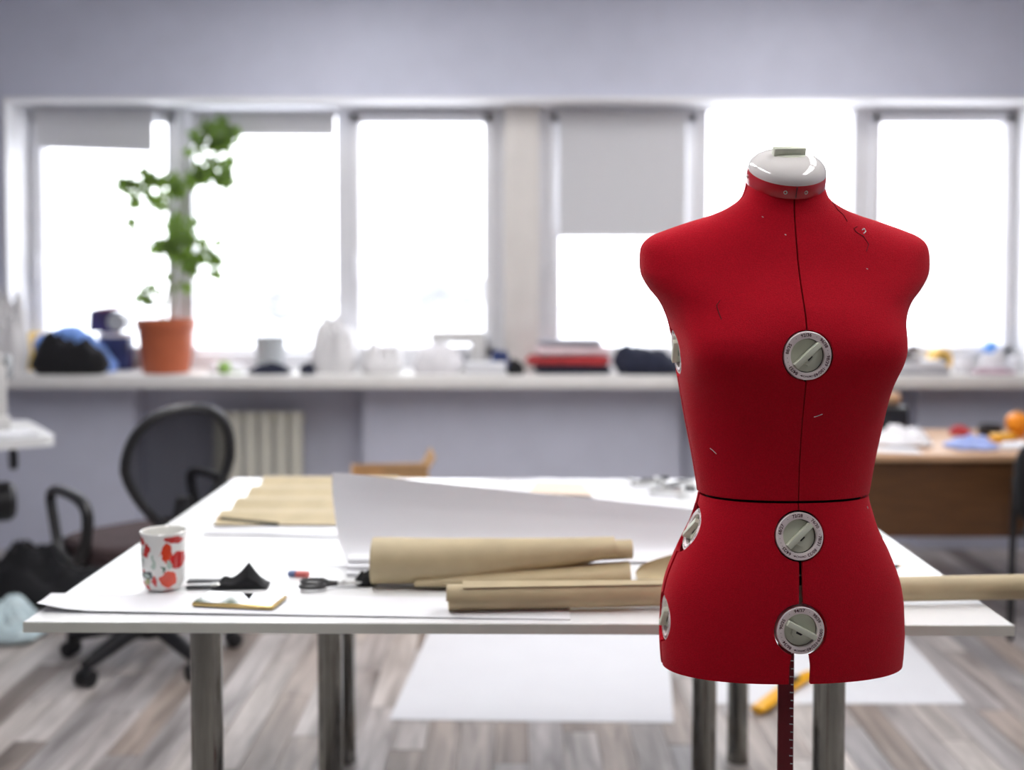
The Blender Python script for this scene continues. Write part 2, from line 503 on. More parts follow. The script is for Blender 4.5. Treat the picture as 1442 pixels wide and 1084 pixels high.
# radiator in the niche
rx0, rx1 = wx(300, 5.50), wx(428, 5.50)
rt = thing('radiator', 'cream ribbed radiator standing in the niche below the window sill', 'radiator', ((rx0 + rx1) / 2, 5.50, 0.0))
zt = wz(578, 5.50)
nsec = 6
sw = (rx1 - rx0) / nsec
first = None
for k in range(nsec):
    xx = (k - (nsec - 1) / 2) * sw
    if first is None:
        q = B()
        q.box((0, -0.03, (zt + 0.12) / 2), (sw * 0.86, 0.018, zt - 0.12), bev=0.007)
        q.box((0, 0.01, (zt + 0.12) / 2), (0.02, 0.07, zt - 0.16), bev=0.006)
        q.box((0, 0.0, zt - 0.035), (sw * 0.98, 0.06, 0.06), bev=0.018)
        q.box((0, 0.0, 0.15), (sw * 0.98, 0.06, 0.06), bev=0.018)
        first = obj('section', q, RADI, rt, loc=(xx, 0, 0))
    else: share(first, 'section', rt, (xx, 0, 0))
q = B(); q.tube([(-(rx1 - rx0) / 2 + 0.01, 0, 0.15), (-(rx1 - rx0) / 2 - 0.08, 0, 0.15), (-(rx1 - rx0) / 2 - 0.1, 0, 0.13), (-(rx1 - rx0) / 2 - 0.1, 0, 0.0)], 0.011, 10)
obj('pipe', q, RADI, rt)

# ceiling lamps
for k, (lx, ly) in enumerate(((-0.75, 1.36), (1.35, 1.36), (-0.75, 2.8), (1.35, 2.8), (-0.75, 4.1), (1.35, 4.1))):
    t = thing('ceiling_lamp', 'long white fluorescent ceiling lamp', 'lamp', (lx, ly, ZC), 0, 'fluorescent ceiling lamps in two rows')
    q = B(); q.box((0, 0, -0.035), (0.30, 1.24, 0.07), bev=0.006); obj('housing', q, GALV, t)
    q = B(); q.box((0, 0, -0.078), (0.26, 1.2, 0.014), bev=0.004); obj('diffuser', q, DIFF, t)

# outside, far beyond the glass
q = B(); q.box((0, 96, -2.6), (300, 178, 0.2)); tag(obj('snowy_ground', q, SNOW), 'snow covered ground far below the windows', 'ground', kind='structure')
def far_tree(px, py_top, Y, wpx, label):
    base = P(px, 470, Y); base.z = -2.5
    h = wz(py_top, Y) + 2.5
    t = thing('bare_tree', label, 'tree', base, 0, 'hazy trees beyond the glass')
    q = B(); q.cyl((0, 0, 0), (0, 0, h * 0.6), h * 0.03, h * 0.012, 8); obj('trunk', q, HAZETREE, t)
    rr = wpx / 2 * Y / F
    q = B()
    bmesh.ops.create_icosphere(q.bm, subdivisions=4, radius=1)
    for v in q.bm.verts:
        k = 1 + 0.35 * noise.noise(v.co * 2.1 + Vector((px, 0, 0))) + 0.2 * noise.noise(v.co * 6)
        v.co = Vector((v.co.x * rr * k, v.co.y * rr * k, h * 0.62 + v.co.z * h * 0.38 * k))
    obj('crown', q, HAZETREE, t)
for a in ((548, 345, 70, 80, 'hazy bare tree seen through the pane above the sewing machine'),
          (630, 372, 76, 100, 'low hazy tree behind the white sewing machine on the sill'),
          (1300, 350, 60, 44, 'hazy bare tree beside the distant facade'),
          (410, 400, 84, 120, 'low hazy tree beyond the pane right of the plant')):
    far_tree(*a)
def far_house(px0, px1, py0, Y, label):
    a, c = P(px0, py0, Y), P(px1, py0, Y)
    t = thing('distant_house', label, 'building', ((a.x + c.x) / 2, Y + 4, -2.5))
    W, H = c.x - a.x, a.z + 2.5
    q = B(); q.box((0, 0, H / 2), (W, 8, H)); obj('wall', q, FARWALL, t)
    q = B(); q.prism([(-W / 2 - 0.4, H), (W / 2 + 0.4, H), (0, H + W * 0.12)], -4.3, 4.3, Matrix.Rotation(PI / 2, 4, 'X')); obj('roof', q, SNOW, t)
    for k in range(4):
        for j in range(2):
            q = B(); q.box((-W * 0.36 + k * W * 0.24, -4.02, H * (0.35 + 0.35 * j)), (W * 0.1, 0.06, H * 0.16)); obj('window_pane', q, GREYP, t)
far_house(1358, 1402, 392, 66, 'pale low house far behind the right window')
far_house(840, 905, 405, 80, 'pale low house far behind the half-drawn blind')

# ------------------------------------------------------------------ dress form
FY = 1.60
FX = wx(1104, FY)
form = thing('dress_form', 'red fabric adjustable dress form with white dials in front of the cutting table', 'dress form', (FX, FY, 0.0), R(2.5))
K = FY / F
def fz(py): return P(CX, py, FY).z
UP = [  # side py, front dz, back dz, half width px, front depth m, back depth m
    (258, -.026, .026, 54, .047, .047), (268, -.025, .022, 56, .047, .050), (280, -.024, .014, 62, .048, .056), (292, -.024, .006, 79, .051, .064),
    (303, -.026, -.002, 104, .054, .072), (313, -.029, -.010, 136, .058, .080), (323, -.032, -.018, 165, .062, .087),
    (333, -.035, -.024, 189, .066, .093), (345, -.036, -.026, 201, .071, .098), (362, -.032, -.022, 204, .077, .102),
    (385, -.024, -.016, 202, .085, .105), (405, -.017, -.010, 191, .092, .106), (425, -.010, -.006, 175, .099, .105),
    (450, -.004, -.002, 164, .106, .102), (478, 0, 0, 158, .111, .099), (506, 0, 0, 154, .111, .095), (540, 0, 0, 148, .103, .090),
    (585, 0, 0, 140, .091, .084), (635, 0, 0, 130, .082, .078), (672, 0, 0, 123.5, .079, .075), (690.3, 0, 0, 120.5, .078, .0745)]
LO = [(693.6, 0, 0, 119, .077, .074), (712, 0, 0, 123.5, .081, .080), (740, 0, 0, 134, .086, .092), (775, 0, 0, 150, .090, .106),
      (810, 0, 0, 164, .093, .117), (845, 0, 0, 171, .094, .122), (885, 0, 0, 173, .094, .121), (915, 0, 0, 172, .092, .117), (932, 0, 0, 170.5, .090, .114)]
def body(tab, t, th, scale=1.0):
    py, df, db, a, bf, bb = catmull(tab, t)
    a *= K
    n = 2.25
    c, s = math.cos(th), math.sin(th)
    b_ = bf if c > 0 else bb
    x = a * math.copysign(abs(s) ** (2 / n), s)
    y = -b_ * math.copysign(abs(c) ** (2 / n), c)
    z = fz(py) + (df if c > 0 else db) * c * c
    # bust
    if tab is UP:
        for sg in (-1, 1):
            g = math.exp(-(((th - sg * 0.70) / 0.40) ** 2) - (((z - fz(492)) / 0.058) ** 2))
            k = 1 + 0.19 * g
            x *= k; y *= k
    p = Vector((x * scale, y * scale, z))
    return p
DIALR = 0.0325
def t_of_z(tab, z, th):
    lo, hi = 0.0, 1.0
    for _ in range(40):
        m_ = (lo + hi) / 2
        if body(tab, m_, th).z > z: lo = m_
        else: hi = m_
    return lo
# dials: (table, angle, height at that side)
zd_bust_f, zd_w_f, zd_h_f = 0, 0, 0
def z_front(py, tab):      # height on the front line that shows at pixel row py
    t = 0.5
    lo, hi = 0.0, 1.0
    for _ in range(40):
        m_ = (lo + hi) / 2
        p = body(tab, m_, 0.0)
        d = P(CX, py, FY + p.y)
        if p.z > d.z: lo = m_
        else: hi = m_
    return body(tab, lo, 0.0).z
zb_, zw_, zh_ = z_front(501, UP), z_front(755, LO), z_front(888, LO)
zbs, zws, zhs = fz(495), fz(741), fz(866)
DIALS = [(UP, 0.0, zb_), (LO, 0.0, zw_), (LO, 0.0, zh_)] + [(tb, sg * PI / 2, z) for sg in (-1, 1) for tb, z in ((UP, zbs), (LO, zws), (LO, zhs))] \
        + [(UP, PI, zbs), (LO, PI, zws), (LO, PI, zhs)]
def arc_tab(tab, t, n=720):
    pts = [body(tab, t, -PI + 2 * PI * k / n) for k in range(n + 1)]
    acc = [0.0]
    for a, b_ in zip(pts, pts[1:]):
        acc.append(acc[-1] + math.hypot(b_.x - a.x, b_.y - a.y))
    return acc
def theta_off(acc, th, dist, n=720):   # angle reached by walking dist along the girth from th
    idx = (th + PI) / (2 * PI) * n
    tot = acc[-1]
    i = int(idx) % n
    s0 = acc[i] + (acc[i + 1] - acc[i]) * (idx - int(idx)) if idx < n else tot
    s1 = s0 + dist
    wrap = 0.0
    while s1 < 0: s1 += tot; wrap -= 2 * PI
    while s1 > tot: s1 -= tot; wrap += 2 * PI
    lo, hi = 0, n
    while hi - lo > 1:
        m_ = (lo + hi) // 2
        if acc[m_] <= s1: lo = m_
        else: hi = m_
    f_ = (s1 - acc[lo]) / max(1e-9, acc[lo + 1] - acc[lo])
    return -PI + 2 * PI * (lo + f_) / n + wrap
def rows(tab, n):
    ts = {k / n for k in range(n + 1)}
    for (tb, th, z) in DIALS:
        if tb is tab:
            for k in range(-20, 21):
                zz = z + (DIALR + 0.0022) * math.sin(k / 20 * PI / 2)
                if body(tab, 0, th).z > zz > body(tab, 1, th).z: ts.add(t_of_z(tab, zz, th))
    ts = sorted(ts)
    out = [ts[0]]
    for v in ts[1:]:
        if v - out[-1] > 0.0022: out.append(v)
    out[-1] = 1.0
    return out
def gap(tab, th, z):       # half width of the joint between two panels
    if tab is UP:
        g = 0.0009 if abs(th) < 0.1 else 0.0022
        if abs(abs(th) - PI / 2) < 0.1 and z < fz(430): g = 0.0026
        if abs(th) < 0.1 and z < zb_: g = 0.0006
    else:
        g = 0.0012
        if abs(th) < 0.1:
            if z < zh_: g = 0.0130 * min(1, max(0, (zh_ - z) / 0.05)) ** 0.6 + 0.002
            elif z < zw_: g = 0.0014 + 0.0022 * (zw_ - z) / (zw_ - zh_)
            else: g = 0.0007
        else: g = 0.004
    R_ = DIALR + 0.0022
    for (tb, dth, dz) in DIALS:
        if tb is LO and dth == 0.0 and dz < 0.9: R_ = DIALR + 0.0042
        else: R_ = DIALR + 0.0022
        if tb is tab and abs(dth - abs(th) if dth == PI else dth - th) < 0.1 and abs(z - dz) < R_:
            g = max(g, math.sqrt(R_ * R_ - (z - dz) ** 2))
    return g
def panel(tab, th0, th1, name, ts):
    q = B(); bm = q.bm
    nc = 44
    V = []
    for t in ts:
        acc = arc_tab(tab, t)
        z0, z1 = body(tab, t, th0).z, body(tab, t, th1).z
        a = theta_off(acc, th0, gap(tab, th0, z0))
        c = theta_off(acc, th1 if th1 <= PI else PI, -gap(tab, th1, z1))
        rw = []
        for k in range(nc + 1):
            u = k / nc
            u = 0.5 - 0.5 * math.cos(u * PI) * (0.35) - (0.5 - u) * 0.65 if True else u
            rw.append(bm.verts.new(body(tab, t, a + (c - a) * u)))
        V.append(rw)
    for i in range(len(ts) - 1):
        for j in range(nc):
            bm.faces.new((V[i][j], V[i][j + 1], V[i + 1][j + 1], V[i + 1][j]))
    bmesh.ops.recalc_face_normals(bm, faces=bm.faces)
    # outward
    cen = sum((f.calc_center_median() for f in bm.faces), Vector()) / len(bm.faces)
    s = sum(f.normal.dot(Vector((f.calc_center_median().x, f.calc_center_median().y, 0))) for f in bm.faces)
    if s < 0: bmesh.ops.reverse_faces(bm, faces=bm.faces)
    o = obj(name, q, RED, form, smooth=50, fix=False)
    sm = o.modifiers.new('thick', 'SOLIDIFY'); sm.thickness = 0.006; sm.offset = -1
    bv = o.modifiers.new('soft', 'BEVEL'); bv.width = 0.0022; bv.segments = 3; bv.limit_method = 'ANGLE'; bv.angle_limit = R(55)
    return o
H_ = PI / 2
PANELS = []
tsu, tsl = rows(UP, 110), rows(LO, 60)
for nm, tab, ts in (('bust_panel', UP, tsu), ('hip_panel', LO, tsl)):
    PANELS.append(panel(tab, 0.0, H_, nm, ts)); PANELS.append(panel(tab, -H_, 0.0, nm, ts))
    PANELS.append(panel(tab, H_, PI, nm, ts)); PANELS.append(panel(tab, -PI, -H_, nm, ts))
# added dark liner in the hollow form, painted shade behind the joints
q = B()
def core(u, v):
    if v < 0.75: p = body(UP, v / 0.75, -PI + 2 * PI * u, 0.90)
    else: p = body(LO, (v - 0.75) / 0.25 * 0.42, -PI + 2 * PI * u, 0.90)
    return p
q.grid(core, 64, 60, closeu=True)
obj('inner_core', q, DARK, form)
# neck ring and cap, tilted forward
nt_ = R(29)
nz = fz(258) + 0.0015
NM = Matrix.Translation((0, -0.001, nz)) @ Matrix.Rotation(nt_, 4, 'X')
q = B(); r_ = 54.5 * K
q.lathe([(r_ - 0.006, -0.001), (r_ + 0.0005, -0.001), (r_ + 0.001, 0.001), (r_ - 0.0005, 0.017), (r_ - 0.001, 0.0178), (r_ - 0.004, 0.0182), (r_ - 0.006, 0.0178)], 72, NM)
ring = obj('neck_ring', q, REDP, form)
q = B(); q.box((0.0005, -r_ - 0.0002, 0.0088), (0.0011, 0.0016, 0.0166), NM); obj('ring_joint', q, DARK, ring)
for a in (R(-17), R(13), R(-92), R(100)):
    M = NM @ Matrix.Rotation(a, 4, 'Z') @ Matrix.Translation((0.002, -r_ + 0.0004, 0.0085)) @ Matrix.Rotation(PI / 2, 4, 'X')
    q = B(); q.lathe([(0, 0.0003), (0.0018, 0.0006), (0.0018, 0.0016), (0.0026, 0.0016), (0.0027, 0.0)], 16, M); obj('screw', q, STEEL, ring)
q = B(); pr = []
for k in range(17):
    a = k / 16 * PI / 2
    pr.append((r_ * 0.985 * math.cos(a) ** 0.85 if k < 16 else 0.0, 0.018 + 0.024 * math.sin(a) ** 0.95))
q.lathe([(r_ * 0.9, 0.0175)] + pr, 72, NM)
cap = obj('neck_cap', q, CAPW, form)
M = NM @ Matrix.Rotation(R(4), 4, 'Z') @ Matrix.Translation((0.0, 0.004, 0.0405))
q = B(); q.box((0, 0, 0.004), (0.046, 0.011, 0.014), M, bev=0.0012)
obj('cap_handle', q, KNOB, cap)
q = B(); q.lathe([(0, 0.003), (0.021, 0.0022), (0.0235, 0.0008), (0.024, -0.003)], 40, NM @ Matrix.Translation((0, 0.003, 0.0397)), sy=0.62); obj('handle_plate', q, KNOB, cap)

def flat_text(body_, size):
    cu = bpy.data.curves.new('t', 'FONT')
    cu.body = body_; cu.size = size; cu.align_x = 'CENTER'; cu.offset = size * 0.022; cu.resolution_u = 2
    o = bpy.data.objects.new('t', cu)
    COL.objects.link(o)
    dg = bpy.context.evaluated_depsgraph_get()
    me = bpy.data.meshes.new_from_object(o.evaluated_get(dg))
    bpy.data.objects.remove(o); bpy.data.curves.remove(cu)
    return me
def ring_text(bm, body_, ang, rad, size, z):     # text bent round the ring, tops outward, read clockwise
    me = flat_text(body_, size)
    vs_ = []
    for v in me.vertices:
        a = ang - v.co.x / rad
        r2 = rad + v.co.y
        vs_.append(bm.verts.new((r2 * math.cos(a), r2 * math.sin(a), z)))
    for p in me.polygons:
        try: bm.faces.new([vs_[i] for i in p.vertices])
        except ValueError: pass
    bpy.data.meshes.remove(me)

TXT = {'b': ['84/33', '88/35', '92/36', '96/38', '98/39', '100/40'],
       'w': ['64/25', '68/27', '72/28', '76/30', '78/31', '80/32'],
       'h': ['86/34', '90/35', '94/37', '98/39', '100/39', '102/40']}
ANG = [R(226), R(160), R(95), R(38), R(-14), R(-54)]
def dial(tab, th, z, kind, hrot):
    t = t_of_z(tab, z, th)
    p = body(tab, t, th)
    e = 0.012
    tu = body(tab, max(0, t - e), th); td = body(tab, min(1, t + e), th)
    up = (tu - td).normalized()
    outw = Vector((math.sin(th), -math.cos(th), 0))
    side = up.cross(outw).normalized()        # to the right as seen from outside: up x normal
    nrm = side.cross(up).normalized()
    M = Matrix((side, up, nrm)).transposed().to_4x4()
    M.translation = p + nrm * (0.0 if abs(th) < 0.1 else (-0.0035 if tab is UP else -0.0065))
    if abs(th) < 0.1 and tab is UP: M.translation = p - nrm * 0.001
    R0, R1 = DIALR, 0.0230
    q = B(); q.lathe([(R1, -0.006), (R1, -0.0005), (R1 + 0.0007, 0.0), (R0 - 0.001, 0.0), (R0, -0.001), (R0, -0.014), (R0 + 0.0015, -0.014), (R0 + 0.0015, -0.020), (0.010, -0.022)], 64, M)
    d = obj('dial', q, DIALW, form, smooth=40)
    q = B(); q.lathe([(0, -0.006), (R1 - 0.0012, -0.0065), (R1 - 0.0005, -0.0075), (R1 - 0.0005, -0.012)], 48, M); obj('knob', q, KNOB, d)
    Mh = M @ Matrix.Rotation(hrot, 4, 'Z')
    q = B(); q.box((0, 0.001, -0.0005), (0.0442, 0.0076, 0.012), Mh, bev=0.0008)
    obj('handle', q, KNOB, d)
    q = B()   # curved thumb lever below the bar
    ol = [(-0.010, -0.0045), (-0.0085, -0.0105), (-0.0035, -0.0135), (0.0015, -0.0125), (0.004, -0.0100), (0.0085, -0.0110), (0.012, -0.0085), (0.0125, -0.0045), (0.006, -0.0040), (0.004, -0.0062), (-0.002, -0.0066), (-0.004, -0.0040)]
    q.prism(ol, -0.0062, -0.0022, Mh); obj('lever', q, KNOB, d, smooth=0)
    q = B()
    q.prism([(-0.0042, -0.0030), (-0.0035, -0.0066), (0.0038, -0.0064), (0.0060, -0.0030)], -0.0060, -0.0021, Mh); obj('slot', q, BLACKP, d, smooth=0)
    bm = bmesh.new()
    rm = (R0 + R1) / 2
    for s_, a in zip(TXT[kind], ANG):
        ring_text(bm, s_, a, rm - 0.0019, 0.0060, 0.00015)
    ring_text(bm, 'CM/INCH', R(-90), rm - 0.0012, 0.0036, 0.00015)
    for a in (R(198), R(186), R(125), R(65), R(15), R(5), R(-35), R(-70), R(208)):
        c = Vector((rm * math.cos(a), rm * math.sin(a), 0.00015))
        vv = [bm.verts.new(c + Vector((0.0005 * math.cos(k * PI / 3), 0.0005 * math.sin(k * PI / 3), 0))) for k in range(6)]
        bm.faces.new(vv)
    a = R(-107); c = Vector((rm * math.cos(a), rm * math.sin(a), 0.00015)); tv = Vector((-math.sin(a), math.cos(a), 0)); nv = Vector((math.cos(a), math.sin(a), 0))
    bm.faces.new([bm.verts.new(c - tv * 0.0025), bm.verts.new(c + tv * 0.0008 + nv * 0.0011), bm.verts.new(c + tv * 0.0008 - nv * 0.0011)])
    bmesh.ops.transform(bm, matrix=M, verts=bm.verts)
    obj('print', bm, PRINT, d, smooth=0)
    return d
for (tab, th, z) in DIALS:
    kind = 'b' if tab is UP else ('w' if z > 0.93 else 'h')
    dial(tab, th, z, kind, R(-28) if (kind == 'h' and th == 0) else R(43))
# spine plate that shows between the two lower dials
q = B(); t1, t2 = t_of_z(LO, zw_, 0), t_of_z(LO, zh_, 0)
p1, p2 = body(LO, t1, 0), body(LO, t2, 0)
q.box((0, (p1.y + p2.y) / 2 + 0.016, (p1.z + p2.z) / 2 - 0.02), (0.016, 0.006, 0.06), bev=0.001); obj('spine_plate', q, KNOB, form)
# pole with its scale, tripod base
pm = Matrix.Rotation(R(-14), 4, 'Z')
q = B(); q.box((0.007, 0, 0.47), (0.0225, 0.0225, 0.86), pm, bev=0.003); pole = obj('pole', q, POLE, form)
k = 0; zz = 0.10
while zz < 0.80:
    q = B(); ln = 0.0035 if k % 2 else 0.005
    q.box((0.0172 - ln / 2, -0.0114, zz), (ln, 0.0004, 0.0013), pm)
    obj('scale_mark', q, PAPER, pole, smooth=0); zz += 0.0115; k += 1
q = B(); q.lathe([(0.02, 0.05), (0.024, 0.055), (0.024, 0.12), (0.02, 0.125)], 20); obj('hub', q, BLACKP, form)
for k in range(4):
    a = PI / 4 + k * PI / 2
    d = Vector((math.cos(a), math.sin(a), 0))
    q = B(); q.tube([d * 0.018 + Vector((0, 0, 0.085)), d * 0.10 + Vector((0, 0, 0.075)), d * 0.23 + Vector((0, 0, 0.012))], 0.0105, 10); obj('base_leg', q, POLE, form)
# hip hanger bracket
q = B(); q.box((0, 0.0, 0.90), (0.05, 0.05, 0.05), bev=0.004); q.box((0, 0, 0.90), (0.20, 0.012, 0.012)); q.box((0, 0, 0.90), (0.012, 0.16, 0.012)); obj('hanger', q, BLACKP, form)

# threads and pins caught on the cloth
bpy.context.view_layer.update()
bvh_v, bvh_f = [], []
for o in PANELS:
    base = len(bvh_v)
    bvh_v += [o.matrix_world @ v.co for v in o.data.vertices]
    bvh_f += [[base + i for i in p.vertices] for p in o.data.polygons]
BV = BVHTree.FromPolygons(bvh_v, bvh_f)
def on_form(px, py):
    hit = BV.ray_cast(Vector((0, 0, CAM_H)), ray(px, py).normalized())
    return (hit[0], hit[1]) if hit[0] else None
Mi = form.matrix_world.inverted()
DTHREAD = mat('dark_thread', (0.05, 0.004, 0.01), 0.9)
for nm, pts, r, m in (('thread', [(1172, 285), (1180, 296), (1188, 303), (1193, 312)], 0.0005, DTHREAD),
                      ('thread', [(1207, 319), (1202, 322), (1206, 327), (1216, 333), (1223, 344), (1220, 354)], 0.0005, DTHREAD),
                      ('thread', [(1014, 423), (1009, 430), (1012, 440), (1016, 450)], 0.0005, DTHREAD),
                      ('lint', [(1214, 324), (1217, 322), (1219, 326), (1216, 329)], 0.0008, WHITEF),
                      ('lint', [(1000, 631), (1004, 634), (1009, 639)], 0.0005, WHITEF),
                      ('lint', [(1146, 587), (1150, 586), (1158, 583)], 0.0005, WHITEF),
                      ('lint', [(1220, 378), (1222, 379)], 0.0005, WHITEF), ('lint', [(1105, 330), (1107, 331)], 0.0006, WHITEF),
                      ('lint', [(1073, 305), (1075, 306)], 0.0005, WHITEF), ('lint', [(1221, 713), (1222, 716)], 0.0006, WHITEF)):
    w3 = []
    for (a, c) in pts:
        h = on_form(a, c)
        if h:
            n_ = h[1] if h[1].y < 0 else -h[1]
            w3.append(Mi @ (h[0] + n_ * r * 0.6))
    if len(w3) > 1:
        q = B(); q.tube(w3, r, 6); obj(nm, q, m, form)

# ------------------------------------------------------------------ cutting table
TH = 0.75
FL, FR, BL = G(33, 875, TH), G(1428, 880, TH), G(350, 673, TH)
tu_ = (FR - FL); TW = tu_.length; tu_.normalize()
tv_ = Vector((-tu_.y, tu_.x, 0))
TD = (BL - FL).dot(tv_)
tang = math.atan2(tu_.y, tu_.x)
tcen = FL + tu_ * TW / 2 + tv_ * TD / 2
table = thing('cutting_table', 'large white cutting table on round chrome legs behind the dress form', 'table', (tcen.x, tcen.y, 0), tang)
q = B(); q.box((0, 0, TH - 0.0092), (TW, TD, 0.018), bev=0.0008, seg=1); top = obj('tabletop', q, TABLEW, table)
q = B()
for sy in (-1, 1): q.box((0, sy * (TD / 2 + 0.0005), TH - 0.0096), (TW, 0.001, 0.0165))
for sx in (-1, 1): q.box((sx * (TW / 2 + 0.0005), 0, TH - 0.0096), (0.001, TD, 0.0165))
obj('edge_band', q, EDGEM, top, smooth=0)
Tinv = Matrix.Rotation(-tang, 4, 'Z') @ Matrix.Translation((-tcen.x, -tcen.y, 0))
for px, Y in ((286, 1.99), (1173, 1.99), (462, 2.55), (995, 2.55), (483, 3.02), (1043, 3.02)):
    p = Tinv @ Vector((wx(px, Y), Y, 0))
    q = B(); q.lathe([(0, 0), (0.03, 0), (0.0305, 0.004), (0.0285, 0.03), (0.0285, 0.70), (0.045, 0.722), (0.045, 0.7315), (0, 0.7315)], 28)
    obj('leg', q, CHROME, table, loc=(p.x, p.y, 0))

ZT = TH + 0.0005
def onT(px, py, dz=0.0):
    p = G(px, py, ZT); p.z += dz; return p

# paper sheets along the front edge
def quad_sheet(name, corners, label, cat, m, th=0.0009, bumpf=None, nu=20, nv=8, group=None):
    o0 = sum(corners, Vector()) / 4; o0.z = min(c.z for c in corners)
    q = B()
    a, b_, c, d = [x - o0 for x in corners]      # front-left, front-right, back-right, back-left
    def fn(u, v):
        p = (a * (1 - u) + b_ * u) * (1 - v) + (d * (1 - u) + c * u) * v
        if bumpf: p = p + Vector((0, 0, bumpf(u, v)))
        return p
    V = q.grid(fn, nu, nv)
    q.bm.normal_update()
    r = bmesh.ops.extrude_face_region(q.bm, geom=list(q.bm.faces))
    vv = [e for e in r['geom'] if isinstance(e, bmesh.types.BMVert)]
    bmesh.ops.translate(q.bm, vec=(0, 0, th), verts=vv)
    o = obj(name, q, m, loc=o0)
    return tag(o, label, cat, group)
quad_sheet('paper_sheet', [onT(52, 862, 0.0003), onT(803, 873, 0.0003), onT(801, 843, 0.0003), onT(72, 836, 0.0003)],
           'long white paper sheet along the front edge of the cutting table', 'paper', PAPER,
           bumpf=lambda u, v: 0.003 * (1 - v) ** 3 * (1 - u) + 0.012 * max(0, 1 - u * 9) ** 2 * (1 - v))
# mug
mugp = onT(231, 828)
ms = 1.0
mug = thing('mug', 'white china mug printed with red poppies on the cutting table', 'mug', mugp + Vector((0, 0, 0.0018)), 0)
MUGR, MUGH = 0.0405, 0.104
def mug_mat():
    m = mat('poppy_china', (0.80, 0.80, 0.77), 0.12, coat=0.5)
    nt = m.node_tree; b = nt.nodes['Principled BSDF']
    uv = nt.nodes.new('ShaderNodeUVMap')
    nz_ = nt.nodes.new('ShaderNodeTexNoise'); nz_.inputs['Scale'].default_value = 6
    nt.links.new(uv.outputs[0], nz_.inputs['Vector'])
    ad = nt.nodes.new('ShaderNodeVectorMath'); ad.operation = 'MULTIPLY_ADD'
    nt.links.new(nz_.outputs['Color'], ad.inputs[0]); ad.inputs[1].default_value = (0.22, 0.10, 0); ad.inputs[2].default_value = (0, 0, 0)
    sm = nt.nodes.new('ShaderNodeVectorMath'); sm.operation = 'ADD'
    nt.links.new(uv.outputs[0], sm.inputs[0]); nt.links.new(ad.outputs[0], sm.inputs[1])
    cur = None
    red, org, grn, drk, pale = (0.52, 0.015, 0.012), (0.66, 0.05, 0.012), (0.05, 0.12, 0.07), (0.015, 0.03, 0.03), (0.42, 0.52, 0.45)
    for cx, cy, rx, ry, c in ((130, 260, 60, 60, red), (255, 385, 48, 90, red), (555, 430, 66, 130, org), (665, 245, 80, 45, red), (695, 540, 60, 110, red),
                              (585, 815, 90, 115, org), (210, 930, 75, 70, red), (378, 830, 36, 75, red), (185, 545, 18, 50, grn), (370, 570, 26, 100, pale),
                              (510, 660, 18, 45, grn), (590, 1000, 80, 28, red), (205, 705, 36, 32, red), (245, 760, 75, 62, drk), (250, 765, 36, 26, pale), (260, 860, 50, 40, (0.28, 0.30, 0.12)),
                              (590, 600, 40, 60, pale), (160, 430, 26, 60, pale)):
        s = max(-0.97, min(0.97, (cx - 415) / 318)); th = math.asin(s)
        u0, v0 = th / PI + 0.11 * 0.9, (1010 - cy) / 850 + 0.05 * 0.9
        ru, rv = 1.2 * rx / 318 / max(0.35, math.cos(th)) / PI, 1.12 * ry / 850
        mp = nt.nodes.new('ShaderNodeMapping')
        mp.inputs['Location'].default_value = (-u0 / ru, -v0 / rv, 0)
        mp.inputs['Scale'].default_value = (1 / ru, 1 / rv, 0)
        nt.links.new(sm.outputs[0], mp.inputs['Vector'])
        ln = nt.nodes.new('ShaderNodeVectorMath'); ln.operation = 'LENGTH'
        nt.links.new(mp.outputs[0], ln.inputs[0])
        lt = nt.nodes.new('ShaderNodeMath'); lt.operation = 'LESS_THAN'; lt.inputs[1].default_value = 1
        nt.links.new(ln.outputs['Value'], lt.inputs[0])
        mx = nt.nodes.new('ShaderNodeMix'); mx.data_type = 'RGBA'
        nt.links.new(lt.outputs[0], mx.inputs[0])
        if cur is None: mx.inputs[6].default_value = (0.80, 0.80, 0.77, 1)
        else: nt.links.new(cur, mx.inputs[6])
        mx.inputs[7].default_value = (*c, 1)
        cur = mx.outputs[2]
    nt.links.new(cur, b.inputs['Base Color'])
    return m
MUGM = mug_mat()
CHINA = mat('white_china', (0.80, 0.80, 0.77), 0.12, coat=0.5, var=0.01)
bm = bmesh.new(); uvl = bm.loops.layers.uv.new('UVMap')
prof = [(0.0, 0.0), (0.026, 0.0), (0.031, 0.002), (0.0365, 0.012), (0.039, 0.028), (0.0395, 0.055), (0.0395, 0.085), (0.0402, 0.098), (0.0415, MUGH)]
seg = 48; rings = []
for (r, z) in prof: rings.append([bm.verts.new((r * math.sin(2 * PI * k / seg), -r * math.cos(2 * PI * k / seg), z)) for k in range(seg)] if r else [bm.verts.new((0, 0, 0))])
for i, (A, C) in enumerate(zip(rings, rings[1:])):
    for k in range(seg):
        j = (k + 1) % seg
        f = bm.faces.new((A[0], C[k], C[j]) if len(A) == 1 else (A[k], A[j], C[j], C[k]))
        for lp in f.loops:
            co = lp.vert.co
            kk = k + 0.5
            u = kk / seg * 2 - (0 if kk / seg < 0.25 else (1 if kk / seg < 0.75 else 2))
            th = math.atan2(co.x, -co.y) / PI            # -1..1, 0 in front
            ref = (kk / seg * 2 + 1) % 2 - 1
            if th - ref > 1: th -= 2
            if th - ref < -1: th += 2
            if ref > 0.5: th -= 1
            if ref < -0.5: th += 1
            lp[uvl].uv = (th, co.z / MUGH)
obj('mug_body', bm, MUGM, mug, fix=False)
q = B(); q.lathe([(0.0415, MUGH), (0.0405, MUGH + 0.0012), (0.0385, MUGH - 0.001), (0.0368, 0.085), (0.0365, 0.03), (0.030, 0.006), (0, 0.005)], 48); obj('rim', q, CHINA, mug)
q = B()
